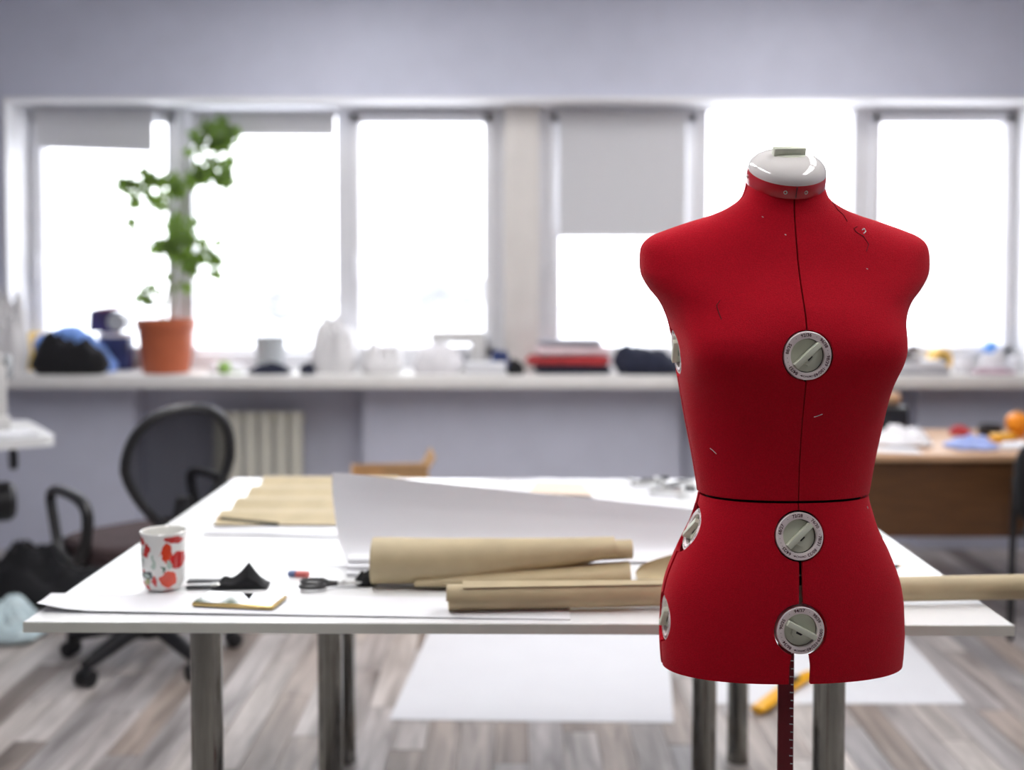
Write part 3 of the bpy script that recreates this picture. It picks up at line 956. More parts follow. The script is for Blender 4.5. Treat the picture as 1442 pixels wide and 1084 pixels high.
hp = [(0.0385, 0.082), (0.052, 0.086), (0.066, 0.078), (0.069, 0.058), (0.062, 0.036), (0.048, 0.024), (0.038, 0.022)]
ha = R(118)
q.tube([(r * math.cos(ha), r * math.sin(ha), z) for r, z in hp], 0.0055, 10); obj('handle', q, CHINA, mug)

# phone
c4 = [onT(275, 853), onT(379, 859), onT(401, 849), onT(300, 842)]
pc = onT(338, 851); dirv = (onT(379, 858) - onT(276, 853)); pa = math.atan2(dirv.y, dirv.x)
ph = thing('smartphone', 'smartphone with gold rim and mirror-black glass lying beside the mug', 'phone', pc + Vector((0, 0, 0.003)), pa)
q = B(); q.box((0, 0, 0.004), (0.146, 0.070, 0.0072), bev=0.003, seg=3); obj('case', q, GOLD, ph)
q = B(); q.box((0, 0, 0.0078), (0.140, 0.065, 0.0008), bev=0.0003, seg=1); obj('screen', q, SCREEN, ph)

# black cloth scrap with a buckled strap
def heap(name, m, parent, w_, d_, h_, seed, fold=1.0, n=2.4, nu=48, nv=18, loc=None, skew=0.0, fine=1.0):
    """a crumpled pile of cloth: closed, flat below, ridged folds above"""
    q = B()
    sd = Vector((seed * 3.7, seed * 1.3, seed * 0.7))
    def fn(u, v):
        a = 2 * PI * u
        rr = math.sin(v * PI / 2) if v <= 0.86 else 1.0
        ca, sa = math.cos(a), math.sin(a)
        ex = 2 / n
        edge = 1 + 0.22 * noise.noise(Vector((ca, sa, 0)) * 1.9 + sd)
        X = w_ / 2 * math.copysign(abs(ca) ** ex, ca) * rr * edge
        Yv = d_ / 2 * math.copysign(abs(sa) ** ex, sa) * rr * edge
        lump = 0.75 + 0.55 * noise.noise(Vector((ca * rr * 1.3, sa * rr * 1.3, 0)) * 1.5 + sd * 1.7)
        prof_ = max(0.0, 1 - rr ** (2.6 if h_ < 0.5 * w_ else 5.5)) if v <= 0.86 else 0.0
        p = Vector((X / max(w_, .01) * 4, Yv / max(d_, .01) * 3, 0)) * fine
        f1 = 1 - abs(noise.noise(p * 1.3 + sd)) * 2
        f2 = 1 - abs(noise.noise(p * 3.1 + sd * 2)) * 2
        zz_ = h_ * prof_ * (0.55 * lump + 0.17 + 0.26 * f1 * fold + 0.15 * f2 * fold) + 0.10 * h_ * (1 - prof_) * (v < 0.86)
        zz_ *= 1 + skew * X / (w_ / 2)
        if v > 0.86:
            k = (v - 0.86) / 0.14
            X *= 1 - 0.97 * k; Yv *= 1 - 0.97 * k; zz_ = 0.0
        return Vector((X, Yv, max(0.0, zz_)))
    q.grid(fn, nu, nv, closeu=True)
    return obj(name, q, m, parent, loc=loc, smooth=60)
bk = thing('cloth_scrap', 'black cloth scrap with a buckled strap behind the phone', 'cloth', onT(340, 826), R(4))
q = B()
def scrap(u, v):
    X = -0.05 + 0.10 * u; Yv = -0.022 + 0.045 * v
    ridge = max(0, 1 - abs(X - 0.014) / 0.032) ** 1.2 * 0.038 + 0.012 * math.exp(-((X + 0.028) / 0.02) ** 2)
    edge = min(1, 6 * min(u, 1 - u)) ** 0.7
    Z = 0.002 + (ridge + 0.006) * edge * (0.5 + 0.5 * math.sin(PI * min(1, v * 1.1))) + 0.004 * noise.noise(Vector((u * 4, v * 4, 1)))
    return Vector((X, Yv, max(0.0018, Z)))
V = q.grid(scrap, 28, 14)
r = bmesh.ops.extrude_face_region(q.bm, geom=list(q.bm.faces))
for e in r['geom']:
    if isinstance(e, bmesh.types.BMVert): e.co.z = 0.0012
obj('cloth', q, BLACKF, bk)
q = B()
q.box((-0.062, 0.012, 0.009), (0.075, 0.022, 0.004), bev=0.0015); q.box((-0.062, -0.012, 0.004), (0.07, 0.012, 0.005), bev=0.0015)
obj('strap', q, BLACKP, bk)
q = B(); q.box((-0.043, -0.012, 0.0085), (0.018, 0.014, 0.004), bev=0.0015); obj('buckle', q, STEEL, bk)

# eraser, scissors, pens
er = thing('eraser', 'small red and blue eraser behind the black cloth scrap', 'eraser', onT(421, 812), R(-12))
q = B(); q.box((0.007, 0, 0.0055), (0.026, 0.014, 0.010), bev=0.002); obj('red_end', q, mat('red_rubber', (0.55, 0.13, 0.12), 0.7, var=0.05), er)
q = B(); q.box((-0.0135, 0, 0.0055), (0.015, 0.014, 0.010), bev=0.002); obj('blue_end', q, mat('blue_rubber', (0.12, 0.16, 0.30), 0.7, var=0.05), er)
sc_ = thing('scissors', 'black handled tailor scissors with toothed steel blades beside the kraft rolls', 'scissors', onT(484, 826), R(6))
for sg in (-1, 1):
    q = B()
    ol = [(-0.012, -0.006 * sg)]
    for k in range(14): ol.append((-0.006 + k * 0.0042, (-0.0075 + (0.0015 if k % 2 else 0)) * sg))
    ol += [(0.055, 0.0), (-0.012, 0.006 * sg)]
    if sg < 0: ol = ol[::-1]
    q.prism(ol, 0.004 + 0.003 * (sg > 0), 0.0065 + 0.003 * (sg > 0)); obj('blade', q, STEEL, sc_, smooth=0)
    q = B()
    cx_, cy_ = (-0.055, 0.016 * sg) if sg > 0 else (0.062, -0.002)
    pts = [(-0.055 + 0.022 * math.cos(a), 0.017 * sg + 0.012 * math.sin(a), 0.0075) for a in [2 * PI * k / 14 for k in range(14)]]
    q.tube(pts, 0.004, 8, closed=True); q.tube([(-0.034, 0.012 * sg, 0.0072), (-0.010, 0.002 * sg, 0.007)], 0.004, 8)
    obj('grip', q, BLACKP, sc_)
q = B(); q.lathe([(0, 0.012), (0.003, 0.0115), (0.0034, 0.003)], 12); obj('pivot_screw', q, STEEL, sc_)
heap_t = thing('cloth_strip', 'black crumpled cloth strip tucked at the end of the kraft roll', 'cloth', onT(517, 822), R(15))
heap('fold', BLACKF, heap_t, 0.045, 0.05, 0.026, 4)
for k, (px, py, L, an, m, lb) in enumerate(((452, 798, 0.12, -6, PAPER, 'thin white cord lying on the table by the eraser'),)):
    q = B(); p = onT(px, py)
    q.tube([(-0.10, 0.01, 0.0022), (-0.05, 0.0, 0.0022), (0.0, 0.004, 0.0022), (0.06, -0.008, 0.0022), (0.09, -0.004, 0.0022)], 0.0018, 8)
    tag(obj('cord', q, m, loc=p), lb, 'cord')
def pencil(p, ang, L, m, label):
    t = thing('pencil', label, 'pencil', p, ang)
    q = B(); q.tube([(-L / 2, 0, 0.004), (L / 2 - 0.018, 0, 0.004)], 0.0038, 6); obj('barrel', q, m, t, smooth=20)
    q = B(); q.tube([(L / 2 - 0.018, 0, 0.004), (L / 2 - 0.004, 0, 0.004)], [0.0037, 0.0010], 8); obj('point', q, CARD, t)
    q = B(); q.tube([(L / 2 - 0.004, 0, 0.004), (L / 2, 0, 0.004)], [0.0010, 0.0002], 8); obj('lead', q, BLACKP, t)
    return t
pencil(onT(1254, 801), R(25), 0.07, BLACKP, 'short black pencil on the table to the right of the dress form')

# small stack of folded white paper by the curled sheet
for k in range(3):
    quad_sheet('folded_paper', [onT(488 + k, 812 - 4 * k, 0.0005 + 0.008 * k), onT(530, 812 - 4 * k, 0.0005 + 0.008 * k), onT(534, 795, 0.0005 + 0.008 * k), onT(492 + k, 795, 0.0005 + 0.008 * k)],
               'folded white paper slip stacked left of the kraft roll', 'paper', PAPER, th=0.0065, group='folded white slips by the kraft roll')

# big curled white sheet
L_ = [P(504, 803, 2.17), P(500, 799, 2.19), P(490, 791, 2.235), P(478, 765, 2.285), P(471, 720, 2.315), P(468, 690, 2.315), P(468, 665, 2.305)]
R_ = [P(1012, 795, 2.21), P(1008, 790, 2.235), P(1001, 783, 2.28), P(996, 768, 2.325), P(992, 742, 2.345), P(990, 730, 2.345), P(988, 718, 2.34)]
for arr in (L_, R_):
    for p in arr: p.z = max(p.z, ZT + 0.0045)
q = B(); cc = (L_[0] + R_[0]) / 2; cc.z = ZT
def curl(u, v):
    a = Vector(catmull([tuple(x) for x in L_], v)); c = Vector(catmull([tuple(x) for x in R_], v))
    p = a.lerp(c, u)
    p.z = max(p.z, ZT + 0.004)
    return p - cc
q.slab(curl, 30, 48, 0.0008)
tag(obj('curled_paper', q, PAPER, loc=cc, smooth=80), 'large curled white paper sheet arching up behind the kraft rolls', 'paper')

# kraft rolls
def loft(tab, nu=40, seg=28, caps=(True, True), wob=0.0):
    """tab rows: x, y, z, ry, rz"""
    q = B(); rings = []
    for i in range(nu + 1):
        x_, y_, z_, ry, rz = catmull(tab, i / nu)
        rings.append([q.bm.verts.new((x_, y_ + ry * math.cos(2 * PI * k / seg) * (1 + wob * noise.noise(Vector((x_ * 14, k * 0.5, 1)))),
                                      z_ + rz * math.sin(2 * PI * k / seg) * (1 + wob * noise.noise(Vector((x_ * 14, k * 0.5, 7)))))) for k in range(seg)])
    for A, C in zip(rings, rings[1:]):
        for k in range(seg): q.bm.faces.new((A[k], A[(k + 1) % seg], C[(k + 1) % seg], C[k]))
    if caps[0]: q.bm.faces.new(rings[0][::-1])
    if caps[1]: q.bm.faces.new(rings[-1])
    return q
KY = 2.05
def kx(px): return wx(px, KY)
def kz(py): return P(CX, py, KY).z
kr = thing('kraft_roll', 'thick flattened roll of brown kraft paper with a loose lower fold', 'paper roll', (kx(700), KY, ZT), 0)
ox = kx(700)
def row(px, p0, p1, ry, dy=0.0):
    za, zb2 = kz(p0), max(kz(p1), ZT + 0.0025)
    return (kx(px) - ox, dy, (za + zb2) / 2 - ZT, ry, (za - zb2) / 2)
o = obj('outer_wrap', loft([row(523, 757.5, 836, .046), row(535, 757, 838, .048), row(600, 758, 834, .046), row(660, 758, 822, .042), row(720, 758, 808, .038), row(790, 757.5, 798, .034), row(866, 756.5, 784, .032)], wob=0.015), KRAFT, kr)
o = obj('inner_core', loft([row(800, 762, 790, .026), row(850, 761, 788, .026), row(891, 760, 786, .026)]), KRAFT, kr)
q = loft([row(585, 806, 836, .034, -.012), row(640, 801, 834, .036, -.014), row(720, 797, 829, .036, -.016), row(800, 793, 826, .036, -.018), row(886, 787.5, 825, .036, -.018)], caps=(True, False), wob=0.02)
bmesh.ops.recalc_face_normals(q.bm, faces=q.bm.faces)
bmesh.ops.solidify(q.bm, geom=list(q.bm.faces), thickness=0.0015)
obj('lower_fold', q, KRAFT, kr)
pl_, pr_ = P(628, 848, 1.878), P(1490, 831, 1.948)
for p in (pl_, pr_): p.z = ZT + 0.0240
dv = pr_ - pl_
lr = thing('long_kraft_roll', 'long thin roll of brown kraft paper lying along the table front and past its edge', 'paper roll', pl_ - Vector((0, 0, 0.0225)), math.atan2(dv.y, dv.x))
Lr = dv.length
q = B()
def spiral(u, v):
    a = 2 * PI * 2.2 * v + 1.9
    r = 0.0185 + 0.0030 * v
    x_ = Lr * u + (0.012 * (1 - v) if u < 0.02 else 0)
    return Vector((x_, r * math.cos(a), 0.0232 + r * math.sin(a)))
q.slab(spiral, 2, 110, 0.0007)
obj('rolled_sheet', q, KRAFT, lr, smooth=60)
q = B()
def flap(u, v):
    x_ = 0.028 + 0.36 * u * (1 - 0.0 * v)
    h_ = (1 - u) ** 1.2
    return Vector((x_, -0.012 + 0.020 * v - 0.003, 0.0455 + 0.0045 * v * h_ - 0.002 * (1 - v)))
q.slab(flap, 14, 5, 0.0007); obj('loose_flap', q, KRAFT, lr)
kb = onT(930, 822)
q = B()
def arch(u, v):
    x_ = -0.06 + 0.16 * u
    h_ = 0.006 + 0.040 * min(1.0, u * 1.6) ** 0.55
    return Vector((x_, 0.035 * math.sin(v * 1.9), 0.002 + h_ * (1 - math.cos(v * 1.9)) / 1.323))
q.slab(arch, 16, 8, 0.0009)
tag(obj('kraft_offcut', q, KRAFT, loc=kb + Vector((0.02, 0.02, 0.001))), 'arched brown kraft offcut behind the long thin roll', 'paper')

# concertina-folded kraft piece, papers and pencil at the left of the table
x0, x1 = -0.70, -0.33
ya, yb_ = onT(300, 744).y, onT(365, 683).y
q = B()
def wav(u, v):
    ph_ = v * 3.5 * 2 * PI
    return Vector((x0 + (x1 - x0) * u + 0.045 * (1 - v) * (1 - u) * 0.5 + 0.02 * v, ya + (yb_ - ya) * v, 0.011 - 0.008 * math.cos(ph_)))
q.slab(wav, 12, 84, 0.0009)
tag(obj('corrugated_kraft_sheet', q, KRAFT, loc=(0, 0, ZT + 0.006)), 'wavy brown kraft sheet with a pencil on it at the table left', 'paper')
quad_sheet('paper_stack', [onT(286, 753, 0.0005), onT(500, 758, 0.0005), onT(505, 722, 0.0005), onT(318, 722, 0.0005)],
           'sheaf of white papers under the wavy kraft sheet', 'paper', PAPER, th=0.004)
pp0, pp1 = G(302, 737, ZT + 0.012), G(392, 746, ZT + 0.012)
dv = pp1 - pp0
pencil(Vector(((pp0.x + pp1.x) / 2, (pp0.y + pp1.y) / 2 + 0.0, ZT + 0.021)), math.atan2(dv.y, dv.x) + PI, dv.length, mat('dark_pencil_paint', (0.05, 0.045, 0.02), 0.4, var=0.1), 'dark pencil lying on the wavy kraft sheet')
# things on the far half of the table
quad_sheet('pattern_sheet', [onT(700, 712, 0.0005), onT(960, 716, 0.0005), onT(940, 678, 0.0005), onT(720, 676, 0.0005)],
           'wide white pattern sheet lying flat behind the curled paper', 'paper', PAPER, th=0.001, bumpf=lambda u, v: 0.006 * math.sin(u * 7) ** 2)
quad_sheet('tan_sheet', [onT(745, 700, 0.010), onT(835, 704, 0.010), onT(820, 686, 0.010), onT(755, 684, 0.010)],
           'pale tan paper piece on the white pattern sheet behind the curled paper', 'paper', mat('tan_paper', (0.70, 0.58, 0.48), 0.7, var=0.04), th=0.002)
for k, (px, py, an) in enumerate(((915, 688, 20), (938, 700, -15), (962, 692, 40))):
    t = thing('steel_clamp', ('bright steel clamp on the far table left of the form waist', 'steel clamp with dark screw lying close to the form waist', 'steel clamp turned sideways right beside the form')[k], 'clamp', onT(px, py, 0.0095 if k == 0 else 0.0095), R(an))
    q = B(); q.box((0, 0, 0.008), (0.085, 0.010, 0.014), bev=0.002); q.box((-0.038, 0.022, 0.008), (0.010, 0.05, 0.014), bev=0.002); q.box((0.038, 0.022, 0.008), (0.010, 0.05, 0.014), bev=0.002)
    obj('jaw', q, STEEL, t)
    q = B(); q.tube([(0.038, 0.035, 0.009), (-0.01, 0.035, 0.009)], 0.004, 8); q.box((0.06, 0.035, 0.009), (0.03, 0.006, 0.012), bev=0.002); obj('screw', q, BLACKP, t)

# ------------------------------------------------------------------ office chair at the left
ch = thing('office_chair', 'black mesh-back office chair with looped armrests and brown seat beside the cutting table', 'chair', (-1.255, 3.84, 0.0), R(45))
for k in range(5):
    a = R(200) + k * 2 * PI / 5
    d = Vector((math.cos(a), math.sin(a), 0)); s_ = Vector((-d.y, d.x, 0))
    q = B(); q.tube([d * 0.02 + Vector((0, 0, 0.125)), d * 0.10 + Vector((0, 0, 0.12)), d * 0.24 + Vector((0, 0, 0.085)), d * 0.295 + Vector((0, 0, 0.070))], [0.036, 0.031, 0.025, 0.020], 10, sx=0.9)
    lg = obj('base_leg', q, BLACKP, ch)
    q = B()
    c0 = d * 0.290 + Vector((0, 0, 0.029))
    for sg in (-1, 1): q.tube([c0 + s_ * (sg * 0.008), c0 + s_ * (sg * 0.012), c0 + s_ * (sg * 0.026), c0 + s_ * (sg * 0.029)], [0.024, 0.0285, 0.0285, 0.023], 16)
    q.box(c0 + Vector((0, 0, 0.018)), (0.03, 0.03, 0.03), bev=0.006); q.cyl(c0 + Vector((0, 0, 0.02)), c0 + Vector((0, 0, 0.05)), 0.008, seg=8)
    obj('caster', q, BLACKP, lg)
q = B(); q.lathe([(0, 0.08), (0.045, 0.085), (0.048, 0.15), (0.030, 0.17), (0.028, 0.27), (0.018, 0.275), (0.018, 0.36), (0, 0.36)], 20); obj('gas_column', q, BLACKP, ch)
q = B(); q.box((0, -0.02, 0.365), (0.16, 0.24, 0.035), bev=0.008); q.tube([(0.08, 0.0, 0.36), (0.2, 0.0, 0.355), (0.24, 0.0, 0.35)], 0.007, 8); obj('tilt_mechanism', q, BLACKP, ch)
q = B()
def seat(u, v):
    a = 2 * PI * u
    n = 3.2
    ca, sa = math.cos(a), math.sin(a)
    prof = [(0.0, 0.445), (0.55, 0.446), (0.86, 0.449), (0.97, 0.440), (1.0, 0.420), (0.98, 0.395), (0.9, 0.382), (0.0, 0.380)]
    rr, z_ = catmull(prof, v)
    return Vector((0.245 * rr * math.copysign(abs(ca) ** (2 / n), ca), 0.02 + 0.235 * rr * math.copysign(abs(sa) ** (2 / n), sa), z_ - 0.012 * max(0, sa) * rr ** 2))
q.grid(seat, 40, 24, closeu=True); obj('seat', q, SEATF, ch)
def backp(a, k=1.0):      # egg outline, wide above, narrow below, curved and leaning back
    hw = 0.190 * k; zc, hz = 0.705, 0.190 * k
    x_, z_ = math.cos(a), math.sin(a)
    taper = 1.0 - 0.45 * max(0, -z_) ** 1.1 + 0.02 * z_
    X = hw * math.copysign(abs(x_) ** 0.85, x_) * taper
    Z = zc + hz * math.copysign(abs(z_) ** 0.9, z_) - (0.03 if z_ < 0 else 0) * abs(z_)
    Yv = -0.215 - 0.14 * (Z - 0.48) + 0.75 * X * X
    return Vector((X, Yv, Z))
q = B(); q.tube([backp(2 * PI * k / 48) for k in range(48)], 0.017, 10, closed=True); obj('back_frame', q, BLACKP, ch)
q = B()
def bmesh_(u, v):
    p = backp(2 * PI * u, 1.0); c = Vector((0, -0.215 - 0.14 * 0.22, 0.70))
    r = c.lerp(p, v)
    r.y = -0.215 - 0.14 * (r.z - 0.48) + 0.75 * r.x * r.x
    return r
q.grid(bmesh_, 40, 8, closeu=True); obj('back_mesh', q, MESHBACK, ch)
q = B(); q.tube([(0, -0.06, 0.365), (0, -0.17, 0.365), (0, -0.232, 0.40), (0, -0.240, 0.50), (0, -0.245, 0.60)], [0.022, 0.022, 0.022, 0.020, 0.012], 10, sx=2.2, up=(0, 1, 0.3)); obj('back_support', q, BLACKP, ch)
for sg in (-1, 1):
    X = sg * 0.262
    pts = [(X * 0.78, 0.04, 0.374), (X * 0.98, 0.06, 0.382), (X, 0.12, 0.42), (X, 0.155, 0.50), (X, 0.180, 0.57), (X, 0.165, 0.600), (X, 0.11, 0.610), (X, 0.0, 0.606), (X, -0.075, 0.588), (X, -0.105, 0.55), (X, -0.095, 0.48), (X, -0.065, 0.42), (X * 0.98, -0.02, 0.384), (X * 0.8, 0.0, 0.375)]
    tb = [tuple(p) for p in pts]
    q = B(); q.tube([catmull(tb, k / 60) for k in range(61)], 0.0155, 10, sx=1.25); obj('armrest', q, BLACKP, ch)

# ------------------------------------------------------------------ sewing table at the far left
c1 = G(66, 614, TH)
st = thing('sewing_table', 'white sewing table with rounded corner left of the office chair', 'table', (c1.x, c1.y, 0), R(33))
q = B()
def rr_outline(x0, y0, x1, y1, r, n=6):
    o_ = []
    for cx_, cy_, a0 in ((x1 - r, y1 - r, 0), (x0 + r, y1 - r, 90), (x0 + r, y0 + r, 180), (x1 - r, y0 + r, 270)):
        for k in range(n + 1):
            a = R(a0 + 90 * k / n); o_.append((cx_ + r * math.cos(a), cy_ + r * math.sin(a)))
    return o_
q.prism(rr_outline(-1.15, -0.02, 0.03, 0.56, 0.05), TH - 0.035, TH); obj('tabletop', q, TABLEW, st)
for lx, ly in ((-0.40, 0.08), (-0.40, 0.46), (-1.0, 0.08), (-1.0, 0.46)):
    q = B(); q.box((lx, ly, 0.36), (0.04, 0.04, 0.71), bev=0.004); q.box((lx, ly, 0.015), (0.06, 0.08, 0.03), bev=0.005); obj('leg', q, GREYP, st)
q = B(); q.box((-0.70, 0.46, 0.18), (0.58, 0.03, 0.05)); obj('cross_bar', q, GREYP, st)
q = B(); mo = Matrix.Translation((-0.17, 0.27, 0.48)) @ Matrix.Rotation(PI / 2, 4, 'Y')
q.lathe([(0, -0.11), (0.06, -0.105), (0.075, -0.09), (0.075, 0.08), (0.06, 0.10), (0, 0.105)], 24, mo); q.box((-0.20, 0.27, 0.63), (0.05, 0.12, 0.17)); obj('motor', q, BLACKP, st)
q = B(); q.lathe([(0, -0.012), (0.035, -0.012), (0.038, 0.0), (0.035, 0.012), (0, 0.012)], 20, Matrix.Translation((-0.07, 0.28, 0.632)) @ Matrix.Rotation(PI / 2, 4, 'Y')); q.cyl((-0.07, 0.28, 0.632), (-0.07, 0.28, 0.716), 0.012, seg=8); obj('knee_pad', q, BLACKP, st)
def sewing_machine(name, label, loc, rz, sc=1.0):
    t = thing(name, label, 'sewing machine', loc, rz)
    s = sc
    q = B(); q.box((0, 0, 0.03 * s), (0.40 * s, 0.17 * s, 0.055 * s), bev=0.012 * s); obj('bed', q, MACHW, t)
    q = B(); q.box((0.135 * s, 0, 0.15 * s), (0.11 * s, 0.14 * s, 0.20 * s), bev=0.018 * s); obj('column', q, MACHW, t)
    q = B(); q.box((-0.02 * s, 0, 0.250 * s), (0.40 * s, 0.13 * s, 0.09 * s), bev=0.02 * s); obj('arm', q, MACHW, t)
    q = B(); q.box((-0.165 * s, 0, 0.19 * s), (0.075 * s, 0.10 * s, 0.07 * s), bev=0.01 * s); obj('head', q, MACHW, t)
    q = B(); q.cyl((-0.165 * s, 0, 0.16 * s), (-0.165 * s, 0, 0.075 * s), 0.005 * s, seg=8); q.box((-0.165 * s, -0.005 * s, 0.07 * s), (0.02 * s, 0.03 * s, 0.006 * s)); obj('needle_bar', q, STEEL, t)
    q = B(); q.lathe([(0, -0.015), (0.045, -0.012), (0.05, 0), (0.045, 0.012), (0, 0.015)], 24, Matrix.Translation((0.203 * s, 0, 0.235 * s)) @ Matrix.Rotation(PI / 2, 4, 'Y') @ Matrix.Scale(s, 4)); obj('handwheel', q, GREYP, t)
    q = B(); q.cyl((0.06 * s, 0.02, 0.29 * s), (0.06 * s, 0.02, 0.335 * s), 0.004 * s, seg=6); obj('spool_pin', q, GREYP, t)
    return t
sp = Matrix.Translation(st.location) @ Matrix.Rotation(R(33), 4, 'Z')
sewing_machine('sewing_machine', 'white sewing machine on the white sewing table at the left', sp @ Vector((-0.285, 0.29, TH + 0.0005)), R(33), 1.0)
def wq(a): return sp @ Vector(a)
quad_sheet('paper_pile', [wq((-0.20, 0.02, TH + .0005)), wq((-0.02, 0.03, TH + .0005)), wq((-0.03, 0.15, TH + .0005)), wq((-0.19, 0.16, TH + .0005))], 'loose paper pile on the corner of the white sewing table', 'paper', PAPER, th=0.008, bumpf=lambda u, v: 0.004 * abs(math.sin(u * 5)))

# bags on the floor at the left
t = thing('black_bag', 'slumped black cloth bag on the floor left of the office chair', 'bag', G(20, 868, 0.0) + Vector((0.0, 0.25, 0)), 0)
heap('bag_body', BLACKF, t, 0.62, 0.40, 0.24, 11, fold=1.2)
q = B(); q.tube([(0.05, -0.02, 0.16), (0.10, -0.03, 0.23), (0.18, -0.02, 0.22), (0.22, 0, 0.13)], 0.012, 8); obj('strap', q, BLACKF, t)
t = thing('plastic_bag', 'pale blue plastic bag on the floor in front of the black bag', 'bag', G(2, 912, 0.0) + Vector((-0.05, 0.12, 0)), 0)
heap('bag_body', mat('pale_blue_film', (0.55, 0.68, 0.72), 0.35, var=0.08, vscale=10), t, 0.34, 0.26, 0.13, 23, fold=1.3)
t = thing('blue_packet', 'small bright blue packet on the floor beside the pale plastic bag', 'packet', G(62, 896, 0.0) + Vector((0.09, 0.16, 0)), R(20))
q = B(); q.box((0, 0, 0.03), (0.10, 0.12, 0.055), bev=0.012); obj('packet_body', q, mat('bright_blue_film', (0.04, 0.20, 0.42), 0.4, var=0.15, vscale=20), t)
q = B(); q.box((0.0, -0.0, 0.062), (0.03, 0.11, 0.008), bev=0.003); obj('seal', q, BLACKP, t)

# white sheets and a yellow tool on the floor under the table
quad_sheet('floor_sheet', [G(548, 1013, 0.0007), G(949, 1018, 0.0007), Vector((0.60, 4.30, 0.0007)), Vector((-0.30, 4.30, 0.0007))], 'large white paper sheet on the floor between the chrome legs', 'paper', PAPER, th=0.0012)
a_, b_ = G(985, 991, 0.0007), G(1359, 991, 0.0007)
quad_sheet('floor_sheet', [a_, b_, Vector((1.46, 4.25, 0.0007)), Vector((0.80, 4.25, 0.0007))], 'white paper sheet on the floor under the right table end, beneath the yellow tool', 'paper', PAPER, th=0.0012)
ya_, yb2 = G(1066, 1006, 0.0025), G(1142, 953, 0.0025)
dv = yb2 - ya_
yt = thing('yellow_tool', 'long yellow plastic handled tool with black slider on the floor sheet', 'tool', (ya_ + yb2) / 2, math.atan2(dv.y, dv.x))
L2 = dv.length
q = B(); q.tube([(-L2 / 2, 0, 0.013), (-L2 / 2 + 0.03, 0, 0.013), (0, 0.008, 0.013), (L2 / 2 - 0.02, 0, 0.013), (L2 / 2, 0, 0.013)], [0.010, 0.0125, 0.0125, 0.012, 0.009], 10, sx=2.0, up=(0, 0, 1)); obj('body', q, YELLOW, yt)
q = B(); q.box((0.07, 0.004, 0.027), (0.07, 0.022, 0.012), bev=0.004); obj('slider', q, BLACKP, yt)
q = B(); q.box((L2 / 2 + 0.03, 0, 0.012), (0.07, 0.016, 0.0014)); obj('blade', q, STEEL, yt)

# cardboard box behind the table
t = thing('cardboard_box', 'open brown cardboard box on the floor behind the curled paper', 'box', (wx(545, 4.4), 4.45, 0.001), R(8))
zb3 = wz(664, 4.4)
for c, s_ in (((0, -0.14, zb3 / 2), (0.30, 0.006, zb3)), ((0, 0.14, zb3 / 2), (0.30, 0.006, zb3)), ((-0.147, 0, zb3 / 2), (0.006, 0.274, zb3)), ((0.147, 0, zb3 / 2), (0.006, 0.274, zb3)), ((0, 0, 0.004), (0.29, 0.27, 0.006))):
    q = B(); q.box(c, s_); obj('side', q, CARD, t)
for k, (c, s_, rx, ry) in enumerate((((0.06, -0.143, zb3 + 0.02), (0.17, 0.005, 0.05), 20, 0), ((0.155, 0, zb3 + 0.03), (0.005, 0.27, 0.08), 0, 30))):
    q = B(); M = Matrix.Translation(c) @ Matrix.Rotation(R(ry), 4, 'Y') @ Matrix.Rotation(R(rx), 4, 'X'); q.box((0, 0, 0), s_, M); obj('flap', q, CARD, t)

# ------------------------------------------------------------------ brown desk at the right and its chair
DY = 4.20
dz = wz(640, DY)
dk = thing('office_desk', 'brown wooden desk with a modesty panel behind the dress form', 'desk', (2.05, DY, 0), 0)
q = B(); q.box((0, 0.36, dz - 0.0125), (1.90, 0.74, 0.025), bev=0.002); obj('desktop', q, WOODT, dk)
zpb = wz(757, DY)
q = B(); q.box((0, 0.02, (dz - 0.025 + zpb) / 2), (1.82, 0.018, dz - 0.025 - zpb)); obj('modesty_panel', q, WOODD, dk)
for sg in (-1, 1):
    q = B(); q.box((sg * 0.92, 0.36, (dz - 0.025) / 2), (0.02, 0.70, dz - 0.025)); obj('side_panel', q, WOODD, dk)
vc = thing('visitor_chair', 'black padded visitor chair standing at the brown desk', 'chair', (2.02, 3.80, 0), PI)
q = B()
def vback(u, v):
    a = 2 * PI * u; n = 3.5
    ca, sa = math.cos(a), math.sin(a)
    prof = [(0, 0.024), (0.8, 0.026), (0.97, 0.016), (1.0, 0.0), (0.97, -0.014), (0.8, -0.02), (0, -0.02)]
    rr, th_ = catmull(prof, v)
    X = 0.215 * rr * math.copysign(abs(ca) ** (2 / n), ca); Z = 0.58 + 0.165 * rr * math.copysign(abs(sa) ** (2 / n), sa)
    return Vector((X, -0.222 + th_ + 0.5 * X * X - 0.08 * (Z - 0.58), Z))
q.grid(vback, 40, 18, closeu=True); obj('backrest', q, BLACKF, vc)
q = B()
def vseat(u, v):
    a = 2 * PI * u; n = 3.2
    ca, sa = math.cos(a), math.sin(a)
    prof = [(0, 0.47), (0.85, 0.47), (0.98, 0.455), (1.0, 0.44), (0.95, 0.42), (0, 0.42)]
    rr, z_ = catmull(prof, v)
    return Vector((0.22 * rr * math.copysign(abs(ca) ** (2 / n), ca), 0.215 * rr * math.copysign(abs(sa) ** (2 / n), sa), z_))
q.grid(vseat, 36, 16, closeu=True); obj('seat', q, BLACKF, vc)
for sg in (-1, 1):
    q = B(); q.tube([(sg * 0.20, -0.225, 0.60), (sg * 0.205, -0.225, 0.44), (sg * 0.212, -0.225, 0.012)], 0.0125, 10); obj('leg', q, BLACKP, vc)
    q = B(); q.tube([(sg * 0.19, -0.18, 0.41), (sg * 0.19, 0.16, 0.41), (sg * 0.20, 0.20, 0.38), (sg * 0.21, 0.23, 0.012)], 0.0125, 10); obj('leg', q, BLACKP, vc)

